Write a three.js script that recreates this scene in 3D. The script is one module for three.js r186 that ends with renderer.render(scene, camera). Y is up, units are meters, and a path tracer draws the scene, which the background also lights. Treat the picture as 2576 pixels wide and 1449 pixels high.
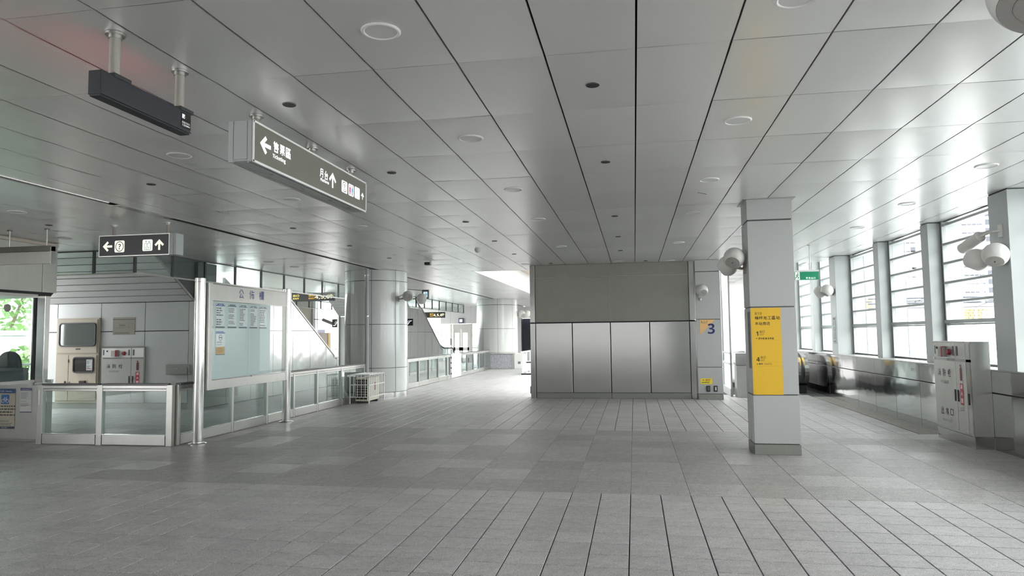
import * as THREE from 'three';
import { mergeGeometries } from 'three/addons/utils/BufferGeometryUtils.js';
import { RoundedBoxGeometry } from 'three/addons/geometries/RoundedBoxGeometry.js';
import { RectAreaLightUniformsLib } from 'three/addons/lights/RectAreaLightUniformsLib.js';

// ---------------------------------------------------------------- camera, sky, exposure
// All places below are written as (x to the right, y up, z INTO the hall); three's own z is minus that.
const IMG_W = 2576, IMG_H = 1449, FOCAL = 1736.6;
const scene = new THREE.Scene();
const camera = new THREE.PerspectiveCamera(2 * Math.atan(IMG_H / 2 / FOCAL) * 180 / Math.PI, IMG_W / IMG_H, 0.05, 600);
camera.position.set(0, 1.65, 0);
camera.rotation.order = 'YXZ';
camera.rotation.set(0.0686846, 0.174458, -0.0119028);
scene.add(camera);
const renderer = new THREE.WebGLRenderer({ antialias: true });
renderer.toneMapping = THREE.LinearToneMapping;
renderer.toneMappingExposure = 3.3;
renderer.shadowMap.enabled = true;
RectAreaLightUniformsLib.init();

// an even white overcast sky, a little brighter overhead
const SKY_LEVEL = 4.2;
{
  const w = 64, h = 32, d = new Float32Array(w * h * 4);
  for (let j = 0; j < h; j++) for (let i = 0; i < w; i++) {
    const up = ((j + 0.5) / h - 0.5) * Math.PI, s = Math.sin(up), k = (j * w + i) * 4;
    const l = s > 0 ? 0.9 + 0.35 * s : 0.9;
    d[k] = l * 0.985; d[k + 1] = l; d[k + 2] = l * 1.02; d[k + 3] = 1;
  }
  const t = new THREE.DataTexture(d, w, h, THREE.RGBAFormat, THREE.FloatType);
  t.mapping = THREE.EquirectangularReflectionMapping;
  t.magFilter = t.minFilter = THREE.LinearFilter;
  t.needsUpdate = true;
  scene.background = t; scene.environment = t;
  scene.backgroundIntensity = SKY_LEVEL; scene.environmentIntensity = SKY_LEVEL;
}

// ---------------------------------------------------------------- helpers
function mulberry(a) { return () => { a |= 0; a = a + 0x6D2B79F5 | 0; let t = Math.imul(a ^ a >>> 15, 1 | a); t = t + Math.imul(t ^ t >>> 7, 61 | t) ^ t; return ((t ^ t >>> 14) >>> 0) / 4294967296; }; }
const rnd = mulberry(19);
const names = {};
function numbered(n) { names[n] = (names[n] ?? -1) + 1; return names[n] ? n + '_' + String(names[n]).padStart(3, '0') : n; }
function boxUV(g) {           // uv in metres, from the face's main direction
  const p = g.attributes.position, n = g.attributes.normal, uv = new Float32Array(p.count * 2);
  for (let i = 0; i < p.count; i++) {
    const ax = Math.abs(n.getX(i)), ay = Math.abs(n.getY(i)), az = Math.abs(n.getZ(i));
    let u, v;
    if (ay >= ax && ay >= az) { u = p.getX(i); v = p.getZ(i); } else if (ax >= az) { u = p.getZ(i); v = p.getY(i); } else { u = p.getX(i); v = p.getY(i); }
    uv[i * 2] = u; uv[i * 2 + 1] = v;
  }
  g.setAttribute('uv', new THREE.BufferAttribute(uv, 2));
  return g;
}
function flat(g) { return g.index ? g.toNonIndexed() : g; }
function B(x0, x1, y0, y1, z0, z1, r = 0) {   // a box between two corners
  const w = Math.abs(x1 - x0), h = Math.abs(y1 - y0), d = Math.abs(z1 - z0);
  let g = r > 0 ? new RoundedBoxGeometry(w, h, d, 1, Math.min(r, w * 0.49, h * 0.49, d * 0.49)) : new THREE.BoxGeometry(w, h, d);
  g = flat(g); g.translate((x0 + x1) / 2, (y0 + y1) / 2, -(z0 + z1) / 2);
  return boxUV(g);
}
function CY(x, y0, y1, z, r, seg = 24, r2 = r) { const g = flat(new THREE.CylinderGeometry(r2, r, y1 - y0, seg)); g.translate(x, (y0 + y1) / 2, -z); return boxUV(g); }
function rod(a, b, r, seg = 12, r2 = r) {     // a round bar between two points
  const A = new THREE.Vector3(a[0], a[1], -a[2]), C = new THREE.Vector3(b[0], b[1], -b[2]), d = C.clone().sub(A);
  const g = flat(new THREE.CylinderGeometry(r2, r, d.length(), seg));
  g.applyQuaternion(new THREE.Quaternion().setFromUnitVectors(new THREE.Vector3(0, 1, 0), d.clone().normalize()));
  g.translate((A.x + C.x) / 2, (A.y + C.y) / 2, (A.z + C.z) / 2);
  return boxUV(g);
}
function bar(a, b, w, h) {                    // a square bar between two points, w across, h high
  const A = new THREE.Vector3(a[0], a[1], -a[2]), C = new THREE.Vector3(b[0], b[1], -b[2]), d = C.clone().sub(A), L = d.length();
  const g = flat(new THREE.BoxGeometry(w, h, L));
  const zz = d.normalize(), xx = new THREE.Vector3(0, 1, 0).cross(zz).normalize(), yy = zz.clone().cross(xx);
  boxUV(g); g.applyMatrix4(new THREE.Matrix4().makeBasis(xx, yy, zz)); g.translate((A.x + C.x) / 2, (A.y + C.y) / 2, (A.z + C.z) / 2);
  return g;
}
function tube(pts, r, seg = 24, rs = 8) {
  const g = flat(new THREE.TubeGeometry(new THREE.CatmullRomCurve3(pts.map((p) => new THREE.Vector3(p[0], p[1], -p[2]))), seg, r, rs));
  return boxUV(g);
}
function prismX(poly, x0, x1) {               // polygon in (z, y) drawn out along x
  const s = new THREE.Shape(poly.map(([z, y]) => new THREE.Vector2(-z, y)));
  let g = flat(new THREE.ExtrudeGeometry(s, { depth: x1 - x0, bevelEnabled: false }));
  // the shape's x is world z: turn so that shape x -> z, extrusion -> x
  g.applyMatrix4(new THREE.Matrix4().set(0, 0, 1, x0, 0, 1, 0, 0, 1, 0, 0, 0, 0, 0, 0, 1));
  const p = g.attributes.position;             // that turn mirrors, so the winding is put back
  for (let i = 0; i < p.count; i += 3) for (const k of ['position', 'normal']) {
    const a = g.attributes[k]; for (let c = 0; c < 3; c++) { const t = a.array[(i + 1) * 3 + c]; a.array[(i + 1) * 3 + c] = a.array[(i + 2) * 3 + c]; a.array[(i + 2) * 3 + c] = t; }
  }
  g.computeVertexNormals();
  return boxUV(g);
}
function prismZ(poly, z0, z1) {               // polygon in (x, y) drawn out along z
  const s = new THREE.Shape(poly.map(([x, y]) => new THREE.Vector2(x, y)));
  const g = flat(new THREE.ExtrudeGeometry(s, { depth: z1 - z0, bevelEnabled: false })); g.translate(0, 0, -z1);
  return boxUV(g);
}
function ringY(x, y, z, r0, r1, h, seg = 28) { // a flat ring hanging h below y
  const g = flat(new THREE.LatheGeometry([[r0, 0], [r0, -h * 0.6], [(r0 + r1) / 2, -h], [r1, -h * 0.35], [r1, 0]].map((p) => new THREE.Vector2(...p)).reverse(), seg));
  g.translate(x, y, -z); return boxUV(g);
}
function dsk(x, y, z, r, h, seg = 24) { return CY(x, y - h, y, z, r, seg); }
// a thin plate whose face carries a print; face 'z' looks at the camera's side, 'x' looks to the right, '-x' to the left
function plate(face, x, y, z, w, h, t) {
  const g = new THREE.BoxGeometry(w, h, t), uv = g.attributes.uv;
  for (let i = 0; i < uv.count; i++) if (Math.floor(i / 4) !== 4) uv.setXY(i, 0.004, 0.004);
  g.rotateY(face === 'x' ? Math.PI / 2 : face === '-x' ? -Math.PI / 2 : 0); g.translate(x, y, -z);
  return flat(g);
}
function merge(geos) { const l = (Array.isArray(geos) ? geos : [geos]).map((g) => { g = flat(g); for (const k of Object.keys(g.attributes)) if (!['position', 'normal', 'uv'].includes(k)) g.deleteAttribute(k); return g; }); return l.length > 1 ? mergeGeometries(l) : l[0]; }
function wpos(o) { const v = new THREE.Vector3(); while (o && o !== scene) { v.add(o.position); o = o.parent; } return v; }
function part(name, geos, mat, parent, label) {
  const g = merge(geos), w = wpos(parent); g.translate(-w.x, -w.y, -w.z);
  const m = new THREE.Mesh(g, mat); m.name = name; m.castShadow = m.receiveShadow = true; parent.add(m);
  if (label) m.userData.label = label;
  return m;
}
function tag(o, label, category, { group, kind } = {}) { Object.assign(o.userData, { label, category }); if (group) o.userData.group = group; if (kind) o.userData.kind = kind; return o; }
function thing(name, label, category, [x, y, z], opt) {
  const o = new THREE.Group(); o.name = numbered(name); scene.add(o); o.position.set(x, y, -z);
  return tag(o, label, category, opt);
}
function copyOf(root, [x, y, z], label, opt = {}) {
  const r = root.clone(); r.name = numbered(root.name.replace(/_\d{3}$/, '')); scene.add(r); r.position.set(x, y, -z);
  r.userData = { ...root.userData, label, ...opt }; return r;
}
const S = { kind: 'structure' };
const ORD = ['first', 'second', 'third', 'fourth', 'fifth', 'sixth', 'seventh', 'eighth', 'ninth', 'tenth'];
camera.updateMatrixWorld(true);
function px(x, y, z) { const v = new THREE.Vector3(x, y, -z).applyMatrix4(camera.matrixWorldInverse); return v.z > -0.1 ? null : [IMG_W / 2 - FOCAL * v.x / v.z, IMG_H / 2 + FOCAL * v.y / v.z, -v.z]; }
const seen = (x, y, z, m = 90) => { const p = px(x, y, z); return p && p[0] > -m && p[0] < IMG_W + m && p[1] > -m && p[1] < IMG_H + m ? p[2] : 0; };

// ---------------------------------------------------------------- textures
function noiseTex(n, fn, srgb = true) {
  const d = new Uint8Array(n * n * 4);
  for (let y = 0; y < n; y++) for (let x = 0; x < n; x++) { const c = fn(x, y); const k = (y * n + x) * 4; d[k] = c[0]; d[k + 1] = c[1]; d[k + 2] = c[2]; d[k + 3] = 255; }
  const t = new THREE.DataTexture(d, n, n); t.wrapS = t.wrapT = THREE.RepeatWrapping; t.magFilter = THREE.LinearFilter; t.minFilter = THREE.LinearMipmapLinearFilter; t.generateMipmaps = true;
  if (srgb) t.colorSpace = THREE.SRGBColorSpace; t.needsUpdate = true; return t;
}
function valueField(n, cells, seed) {          // periodic smooth noise on an n x n grid, 0..1
  const r = mulberry(seed), g = Float32Array.from({ length: cells * cells }, () => r());
  const out = new Float32Array(n * n), sm = (t) => t * t * (3 - 2 * t);
  for (let y = 0; y < n; y++) for (let x = 0; x < n; x++) {
    const fx = x / n * cells, fy = y / n * cells, ix = Math.floor(fx), iy = Math.floor(fy), tx = sm(fx - ix), ty = sm(fy - iy);
    const q = (a, b) => g[(b % cells) * cells + (a % cells)];
    out[y * n + x] = (q(ix, iy) * (1 - tx) + q(ix + 1, iy) * tx) * (1 - ty) + (q(ix, iy + 1) * (1 - tx) + q(ix + 1, iy + 1) * tx) * ty;
  }
  return out;
}
const N = 1024;
const vA = valueField(N, 340, 1), vB = valueField(N, 150, 2), vC = valueField(N, 24, 3), vD = valueField(N, 6, 4), vE = valueField(N, 500, 5);
const clampB = (v) => Math.max(0, Math.min(255, Math.round(v)));
const tileTex = noiseTex(N, (x, y) => { const k = y * N + x; const v = 163 + (vA[k] - 0.5) * 62 + (vE[k] - 0.5) * 46 + (vB[k] - 0.5) * 22 + (vC[k] - 0.5) * 14 + (vD[k] - 0.5) * 8; return [clampB(v + 1), clampB(v - 1), clampB(v - 1)]; });
const stoneTex = noiseTex(N, (x, y) => { const k = y * N + x; let v = 146 + (vB[k] - 0.5) * 34 + (vA[k] - 0.5) * 56 + (vE[k] - 0.5) * 40 + (vC[k] - 0.5) * 14 + (vD[k] - 0.5) * 8; if (vA[k] > 0.82) v += 34; if (vB[k] < 0.17) v -= 14; return [clampB(v + 1), clampB(v - 1), clampB(v - 2)]; });
const stoneRough = noiseTex(512, (x, y) => { const k = (y * 2) * N + x * 2; const v = 128 + (vB[k] - 0.5) * 70 + (vA[k] - 0.5) * 70; return [255, clampB(v), 0]; }, false);
const bumpTex = noiseTex(512, (x, y) => { const k = (y * 2) * N + x * 2; const v = clampB(128 + (vA[k] - 0.5) * 150 + (vE[k] - 0.5) * 80); return [v, v, v]; }, false);
const graniteTex = noiseTex(512, (x, y) => { const k = y * N + x; let v = 172 + (vA[k] - 0.5) * 110; if (vB[k] > 0.68) v -= 58; if (vB[k] < 0.25) v += 30; return [clampB(v), clampB(v), clampB(v + 6)]; });
// brushed steel: fine vertical or level streaks plus broad wipe marks in the gloss only
const rS = mulberry(77), streak = Float32Array.from({ length: 512 }, () => rS());
const steelRough = noiseTex(512, (x, y) => { const k = (y * 2) * N + x * 2; const v = 88 + (streak[y] - 0.5) * 6 + (streak[(y * 7) % 512] - 0.5) * 4 + (vD[k] - 0.5) * 7 + (vC[k] - 0.5) * 4; return [255, clampB(v), 255]; }, false);
const steelWipe = noiseTex(512, (x, y) => { const k = (y * 2) * N + x * 2; const v = 234 + (vD[k] - 0.5) * 5 + (vC[k] - 0.5) * 4 + (streak[x] - 0.5) * 5; return [clampB(v), clampB(v), clampB(v - 3)]; });
const dentField = valueField(512, 5, 61), dentField2 = valueField(512, 11, 62);
const dentTex = noiseTex(512, (x, y) => { const v = clampB(255 * (dentField[y * 512 + x] * 0.75 + dentField2[y * 512 + x] * 0.25)); return [v, v, v]; }, false);
function rep(t, s, ox = 0, oy = 0) { const c = t.clone(); c.repeat.set(s, s); c.offset.set(ox, oy); c.needsUpdate = true; return c; }

// ---------------------------------------------------------------- lettering: stroke shapes on a 100 x 100 square
const GLYPH = {
  月: '28 8,28 60,14 95;28 8,78 8,78 85,70 92,62 90;28 34,78 34;28 60,78 60', 台: '45 5,18 45,82 40;65 25,88 50;25 58,25 92,75 92,75 58,25 58',
  售: '28 5,10 30;22 22,22 58;22 22,90 22;55 5,60 22;55 22,55 58;24 34,85 34;24 46,85 46;22 58,92 58;25 68,25 95,75 95,75 68,25 68',
  票: '12 10,88 10;20 22,20 45,80 45,80 22,20 22;40 10,40 45;60 10,60 45;24 56,76 56;10 68,90 68;50 68,50 96,42 94;30 76,14 92;70 76,88 92',
  區: '90 8,10 8,10 92,92 92;35 18,35 40,70 40,70 18,35 18;22 52,22 80,45 80,45 52,22 52;58 52,58 80,82 80,82 52,58 52',
  公: '40 8,12 45;60 8,90 45;48 45,22 88,78 82;64 62,88 95', 佈: '28 5,8 45;20 30,20 95;38 22,95 22;60 5,38 58;48 48,48 85;48 48,88 48,88 80,80 84;67 34,67 96',
  欄: '22 5,22 95;5 28,38 28;22 34,6 65;22 34,38 58;45 8,45 95;45 8,64 8,64 30,45 30;45 19,64 19;72 8,72 30,92 30;72 8,92 8,92 95;72 19,92 19;50 42,88 42;56 50,56 66,82 66,82 50,56 50;69 36,69 92;68 68,52 86;70 68,86 86',
  消: '10 10,20 20;6 35,16 45;8 92,24 62;62 5,62 40;42 12,50 28;84 12,74 28;42 42,42 95;42 42,84 42,84 88,76 94;42 58,84 58;42 74,84 74',
  防: '12 8,12 95;12 8,34 8,22 34,36 50,30 66,16 64;62 4,66 18;42 24,95 24;58 24,54 60,36 94;57 46,84 46,80 84,66 92', 栓: '22 5,22 95;5 28,40 28;22 34,6 65;22 34,38 58;66 5,40 42;66 5,94 42;50 46,84 46;50 66,82 66;66 46,66 90;42 90,92 90',
  出: '50 5,50 92;20 18,20 48,80 48,80 18;12 60,12 92,88 92,88 60', 水: '50 5,50 92,40 88;10 30,38 30,10 85;86 20,58 42;52 34,92 86', 口: '15 20,15 85,85 85,85 20,15 20',
  楠: '22 5,22 95;5 28,40 28;22 34,6 65;22 34,38 58;44 18,94 18;68 5,68 36;46 36,46 95;46 36,90 36,90 90,82 94;58 44,62 54;78 44,74 54;54 58,84 58;52 72,86 72;68 58,68 92',
  梓: '22 5,22 95;5 28,40 28;22 34,6 65;22 34,38 58;68 4,70 14;46 18,92 18;56 24,60 38;82 24,76 38;44 42,94 42;48 62,90 62;68 42,68 95', 加: '8 28,48 28,44 86,34 90;28 8,24 56,6 92;58 22,58 88,90 88,90 22,58 22',
  工: '15 15,85 15;50 15,50 88;8 88,92 88', 站: '24 6,28 18;6 24,44 24;14 34,20 70;38 34,30 70;4 78,46 72;68 6,68 50;68 28,94 28;54 50,54 92,90 92,90 50,54 50', 本: '8 28,92 28;50 5,50 95;48 30,8 76;52 30,92 76;30 72,70 72',
  商: '50 3,50 14;8 16,92 16;34 20,40 32;66 20,60 32;12 34,12 95;12 34,88 34,88 90,80 94;40 40,30 54;60 40,70 54;34 60,34 84,66 84,66 60,34 60', 店: '50 3,52 14;14 16,92 16;14 16,14 60,4 94;55 24,55 56;55 38,86 38;34 56,34 92,80 92,80 56,34 56',
  入: '42 8,56 14,48 40,8 92;50 36,92 92', 告: '30 6,14 32;24 22,82 22;52 4,52 48;6 48,94 48;22 60,22 94,78 94,78 60,22 60', 滅: '10 10,20 20;6 35,16 45;6 92,24 62;34 18,94 18;34 18,30 90;42 34,64 34;68 4,88 92,94 80;88 36,70 70;78 4,88 12;44 46,48 60;62 46,58 60;52 42,50 66,40 86;52 66,64 84',
  火: '22 30,28 52;80 26,66 50;50 5,48 50,10 94;50 50,90 94', 器: '12 6,12 30,40 30,40 6,12 6;58 6,58 30,88 30,88 6,58 6;8 44,92 44;50 34,46 50,12 64;52 46,88 62;12 68,12 94,40 94,40 68,12 68;58 68,58 94,88 94,88 68,58 68',
  急: '36 4,14 26;28 14,66 14,54 28;22 28,80 28,80 52;22 40,80 40;22 52,80 52;14 66,10 86;30 66,32 92,70 92,74 80;50 62,58 74;82 64,92 82', 緊: '10 6,10 40,44 40;10 6,42 6;10 16,42 16,42 28,10 28;52 8,86 8,52 42;56 18,92 42;50 46,24 60,60 60,30 76,80 72;50 74,50 94;28 80,12 94;72 80,88 94',
  高: '50 3,50 14;10 16,90 16;32 24,32 40,68 40,68 24,32 24;14 94,14 50,86 50,86 92,78 94;36 62,36 82,64 82,64 62,36 62', 雄: '6 18,44 18;24 4,20 50,6 80;30 34,16 78,42 72;58 5,46 40;54 26,54 95;54 26,94 26;72 8,76 26;74 26,74 92;56 46,92 46;56 68,92 68;54 92,96 92',
  市: '50 3,50 16;8 20,92 20;50 20,50 96;22 36,22 80;22 36,78 36,78 76,68 80', 政: '8 12,50 12;30 12,30 80;30 44,48 44;14 40,14 82;6 86,50 76;64 4,52 42;58 26,94 26;84 26,74 64,50 94;60 44,72 74,94 94', 府: '50 3,52 14;14 16,92 16;14 16,14 60,4 94;40 26,26 54;34 44,34 94;46 48,94 48;78 30,78 90,68 88;54 58,62 72',
  交: '50 3,50 16;8 20,92 20;34 28,16 48;64 28,86 48;66 46,12 94;34 46,90 94', 通: '12 10,22 22;8 36,24 36,18 66,10 84;10 80,40 90,94 92;40 10,84 10,66 24;40 30,40 80;40 30,86 30,86 76,78 80;40 46,86 46;40 60,86 60;62 30,62 80',
  局: '16 8,16 60,4 94;16 8,86 8,86 30,16 30;16 44,90 44,86 90,72 90;32 58,32 80,66 80,66 58,32 58', 選: '12 10,22 22;8 36,24 36,18 66,10 84;10 80,40 90,94 92;40 8,58 8,58 26,42 26,42 38,60 36;68 8,88 8,88 26,70 26,70 38,90 36;54 44,54 66;76 44,76 66;40 52,90 52;36 66,94 66;54 70,44 80;74 70,86 80',
  物: '14 12,8 38;10 28,42 28;26 5,26 95;4 64,42 52;58 5,46 46;54 24,92 24,86 88,74 92;68 26,48 70;82 26,56 88', 販: '10 8,10 70,38 70,38 8,10 8;10 28,38 28;10 50,38 50;18 72,6 92;30 72,42 90;88 6,54 14,54 60,46 94;56 36,86 36,76 64,54 94;62 46,76 74,94 94', 賣: '50 3,50 28;20 14,80 14;26 28,74 28;14 34,14 48,86 48,86 34,14 34;38 34,38 48;62 34,62 48;24 54,24 84,76 84,76 54,24 54;24 64,76 64;24 74,76 74;36 86,14 96;64 86,88 96',
  遊: '12 10,22 22;8 36,24 36,18 66,10 84;10 80,40 90,94 92;38 8,44 18;30 24,58 24;44 24,38 78;44 44,56 44,54 76;70 6,62 30;66 20,92 20;66 36,88 36,78 48;80 48,80 78,72 78;62 56,94 56', 樂: '48 3,42 14;38 14,38 44,62 44,62 14,38 14;38 28,62 28;20 8,10 22,26 22,8 42,28 40;80 8,72 22,88 22,72 42,92 40;8 56,92 56;50 46,50 96;46 58,10 90;54 58,90 90',
};
function hanzi(c, ch, x, y, s, lw) {           // x, y: top left of the square
  const d = GLYPH[ch]; if (!d) return;
  c.lineWidth = lw; c.lineCap = 'butt'; c.lineJoin = 'miter';
  for (const st of d.split(';')) { c.beginPath(); st.split(',').forEach((p, i) => { const [a, b] = p.split(' ').map(Number); i ? c.lineTo(x + a * s / 100, y + b * s / 100) : c.moveTo(x + a * s / 100, y + b * s / 100); }); c.stroke(); }
}
function words(c, str, x, y, s, lw, gap = 0) { for (const ch of str) { hanzi(c, ch, x, y, s, lw); x += s * 1.04 + gap; } }
function latin(c, str, x, y, s, w = 'bold', align = 'left') { c.font = `${w} ${s}px sans-serif`; c.textAlign = align; c.textBaseline = 'alphabetic'; c.fillText(str, x, y); }
const blurR = mulberry(5);
function fineLines(c, x, y, w, h, rows, fill = 0.9) { // type too small to read in the photograph: rows of short dashes
  const rh = h / rows;
  for (let r = 0; r < rows; r++) { let u = x, e = x + w * fill * (0.55 + 0.45 * blurR()); if (blurR() < 0.12) continue; while (u < e) { const l = rh * (0.4 + blurR() * 1.4); c.fillRect(u, y + r * rh + rh * 0.2, Math.min(l, e - u), rh * 0.5); u += l + rh * 0.3; } }
}
function canvasTex(w, h, bg, draw) {
  const k = document.createElement('canvas'); k.width = w; k.height = h; const c = k.getContext('2d');
  c.fillStyle = bg; c.fillRect(0, 0, w, h); draw(c, w, h);
  const t = new THREE.CanvasTexture(k); t.colorSpace = THREE.SRGBColorSpace; t.magFilter = THREE.LinearFilter; t.anisotropy = 8; return t;
}
function arrow(c, x, y, s, dir, lw) {           // a barbed arrow, tip at x, y
  c.save(); c.translate(x, y); c.rotate({ left: -Math.PI / 2, up: 0, right: Math.PI / 2, down: Math.PI }[dir]);
  c.lineWidth = lw; c.lineCap = 'butt'; c.lineJoin = 'miter';
  c.beginPath(); c.moveTo(-s * 0.46, s * 0.52); c.lineTo(0, s * 0.06); c.lineTo(s * 0.46, s * 0.52); c.stroke();
  c.beginPath(); c.moveTo(0, s * 0.1); c.lineTo(0, s); c.stroke(); c.restore();
}
function rrect(c, x, y, w, h, r) { c.beginPath(); c.moveTo(x + r, y); c.arcTo(x + w, y, x + w, y + h, r); c.arcTo(x + w, y + h, x, y + h, r); c.arcTo(x, y + h, x, y, r); c.arcTo(x, y, x + w, y, r); c.closePath(); }
function askIcon(c, x, y, w, h, dark, pale) { c.fillStyle = pale; rrect(c, x, y, w, h, w * 0.14); c.fill(); c.strokeStyle = dark; c.lineWidth = w * 0.06; c.beginPath(); c.ellipse(x + w / 2, y + h / 2, w * 0.38, h * 0.4, 0, 0, 7); c.stroke(); c.fillStyle = dark; latin(c, '?', x + w / 2, y + h * 0.73, h * 0.62, 'bold', 'center'); }
function liftIcon(c, x, y, w, h, dark, pale) {
  c.fillStyle = pale; rrect(c, x, y, w, h, w * 0.14); c.fill(); c.strokeStyle = dark; c.lineWidth = w * 0.035;
  c.strokeRect(x + w * 0.2, y + h * 0.34, w * 0.6, h * 0.56);
  arrow(c, x + w * 0.36, y + h * 0.1, h * 0.18, 'up', w * 0.04); arrow(c, x + w * 0.66, y + h * 0.28, h * 0.18, 'down', w * 0.04);
  c.beginPath(); c.arc(x + w * 0.46, y + h * 0.44, w * 0.04, 0, 7); c.stroke(); c.beginPath(); c.moveTo(x + w * 0.46, y + h * 0.49); c.lineTo(x + w * 0.46, y + h * 0.66); c.lineTo(x + w * 0.6, y + h * 0.66); c.lineTo(x + w * 0.66, y + h * 0.8); c.stroke();
  c.beginPath(); c.arc(x + w * 0.46, y + h * 0.72, w * 0.13, 0.4, 4.2); c.stroke();
}

// ---------------------------------------------------------------- materials
const std = (o) => new THREE.MeshStandardMaterial(o);
const lin = (r, g, b) => new THREE.Color().setRGB(r, g, b);
const M = {
  grout: std({ color: lin(0.07, 0.07, 0.07), roughness: 0.95 }),
  steel: std({ color: lin(0.50, 0.497, 0.48), metalness: 1, roughness: 0.14, bumpMap: rep(dentTex, 0.35), bumpScale: 0.0012 }),
  mirror: std({ color: lin(0.43, 0.435, 0.435), metalness: 1, roughness: 0.08, bumpMap: rep(dentTex, 0.55), bumpScale: 0.0035 }),
  satin: std({ color: lin(0.56, 0.56, 0.545), metalness: 1, roughness: 0.36, map: rep(steelWipe, 0.5) }),
  dull: std({ color: lin(0.36, 0.36, 0.34), metalness: 0.85, roughness: 0.5, map: rep(steelWipe, 0.5) }),
  chrome: std({ color: lin(0.66, 0.66, 0.64), metalness: 1, roughness: 0.14, bumpMap: rep(dentTex, 0.35), bumpScale: 0.0012 }),
  darkSteel: std({ color: lin(0.13, 0.13, 0.13), metalness: 0.8, roughness: 0.4 }),
  cladding: std({ color: lin(0.41, 0.415, 0.405), roughness: 0.4 }),
  claddingGloss: std({ color: lin(0.62, 0.63, 0.61), roughness: 0.16 }),
  paint: std({ color: lin(0.37, 0.395, 0.39), roughness: 0.42 }),
  white: std({ color: lin(0.74, 0.74, 0.72), roughness: 0.5 }),
  lampWhite: std({ color: lin(0.55, 0.54, 0.51), roughness: 0.42 }),
  lampFace: std({ color: lin(0.30, 0.29, 0.27), roughness: 0.5 }),
  beige: std({ color: lin(0.44, 0.395, 0.31), roughness: 0.5 }),
  black: std({ color: lin(0.012, 0.012, 0.012), roughness: 0.5 }),
  ledCase: std({ color: lin(0.010, 0.012, 0.018), roughness: 0.5 }),
  rubber: std({ color: lin(0.02, 0.02, 0.022), roughness: 0.45 }),
  dark: std({ color: lin(0.03, 0.03, 0.03), roughness: 0.9 }),
  red: std({ color: lin(0.22, 0.012, 0.02), roughness: 0.35 }),
  rusty: std({ color: lin(0.33, 0.29, 0.25), metalness: 0.4, roughness: 0.6 }),
  galv: std({ color: lin(0.42, 0.405, 0.37), metalness: 0.35, roughness: 0.5, map: rep(steelWipe, 2) }),
  milky: new THREE.MeshPhysicalMaterial({ color: lin(0.45, 0.45, 0.44), transmission: 0.7, thickness: 0, roughness: 0.7, ior: 1.5 }),
  opal: new THREE.MeshPhysicalMaterial({ color: lin(0.85, 0.85, 0.84), transmission: 0.85, thickness: 0, roughness: 0.6, ior: 1.5 }),
  glass: new THREE.MeshPhysicalMaterial({ color: lin(0.96, 0.975, 0.97), transmission: 1, thickness: 0, roughness: 0.01, ior: 1.5 }),
  greenGlass: new THREE.MeshPhysicalMaterial({ color: lin(0.86, 0.92, 0.905), transmission: 1, thickness: 0, roughness: 0.01, ior: 1.5 }),
  frosted: new THREE.MeshPhysicalMaterial({ color: lin(0.74, 0.84, 0.83), transmission: 0.6, thickness: 0, roughness: 0.5, ior: 1.5 }),
  boardBack: std({ color: lin(0.58, 0.68, 0.68), roughness: 0.35 }),
  granite: std({ map: rep(graniteTex, 1.5), roughness: 0.4 }),
  sand: std({ color: lin(0.19, 0.13, 0.06), roughness: 0.8 }),
  outWhite: std({ color: lin(0.8, 0.8, 0.8), roughness: 0.7 }),
  finWhiteDimmed: std({ color: lin(0.2, 0.195, 0.19), roughness: 0.7 }),  // fin white darkened in the colour to offset the strong daylight outside
  outBlueDimmed: std({ color: lin(0.1, 0.116, 0.142), roughness: 0.6 }),  // darker than the panels' own blue, stands in for weaker outdoor light
  outWindowDimmed: std({ color: lin(0.018, 0.02, 0.03), roughness: 0.6 }),  // colour lowered so outdoor windows and pipes still show in the glare
  tan: std({ color: lin(0.52, 0.46, 0.39), roughness: 0.6 }),
  orange: std({ color: lin(0.62, 0.3, 0.1), roughness: 0.6 }),
  yellow: std({ color: lin(0.75, 0.45, 0.06), roughness: 0.5 }),
  concrete: std({ color: lin(0.42, 0.42, 0.41), roughness: 0.9 }),
  leaf: std({ color: lin(0.16, 0.26, 0.07), roughness: 0.7 }),
  bark: std({ color: lin(0.16, 0.12, 0.08), roughness: 0.9 }),
  tube: std({ color: lin(0.8, 0.8, 0.78), emissive: lin(1, 0.98, 0.92), emissiveIntensity: 0.16, roughness: 0.5 }),
};
const print = (t, o = {}) => std({ map: t, roughness: 0.5, ...o });
const litPrint = (t, e, o = {}) => std({ map: t, roughness: 0.35, emissiveMap: t, emissive: lin(1, 1, 1), emissiveIntensity: e, ...o });

// ================================================================ THE SETTING
const HC = 3.5;                                // underside of the ceiling panels
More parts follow.
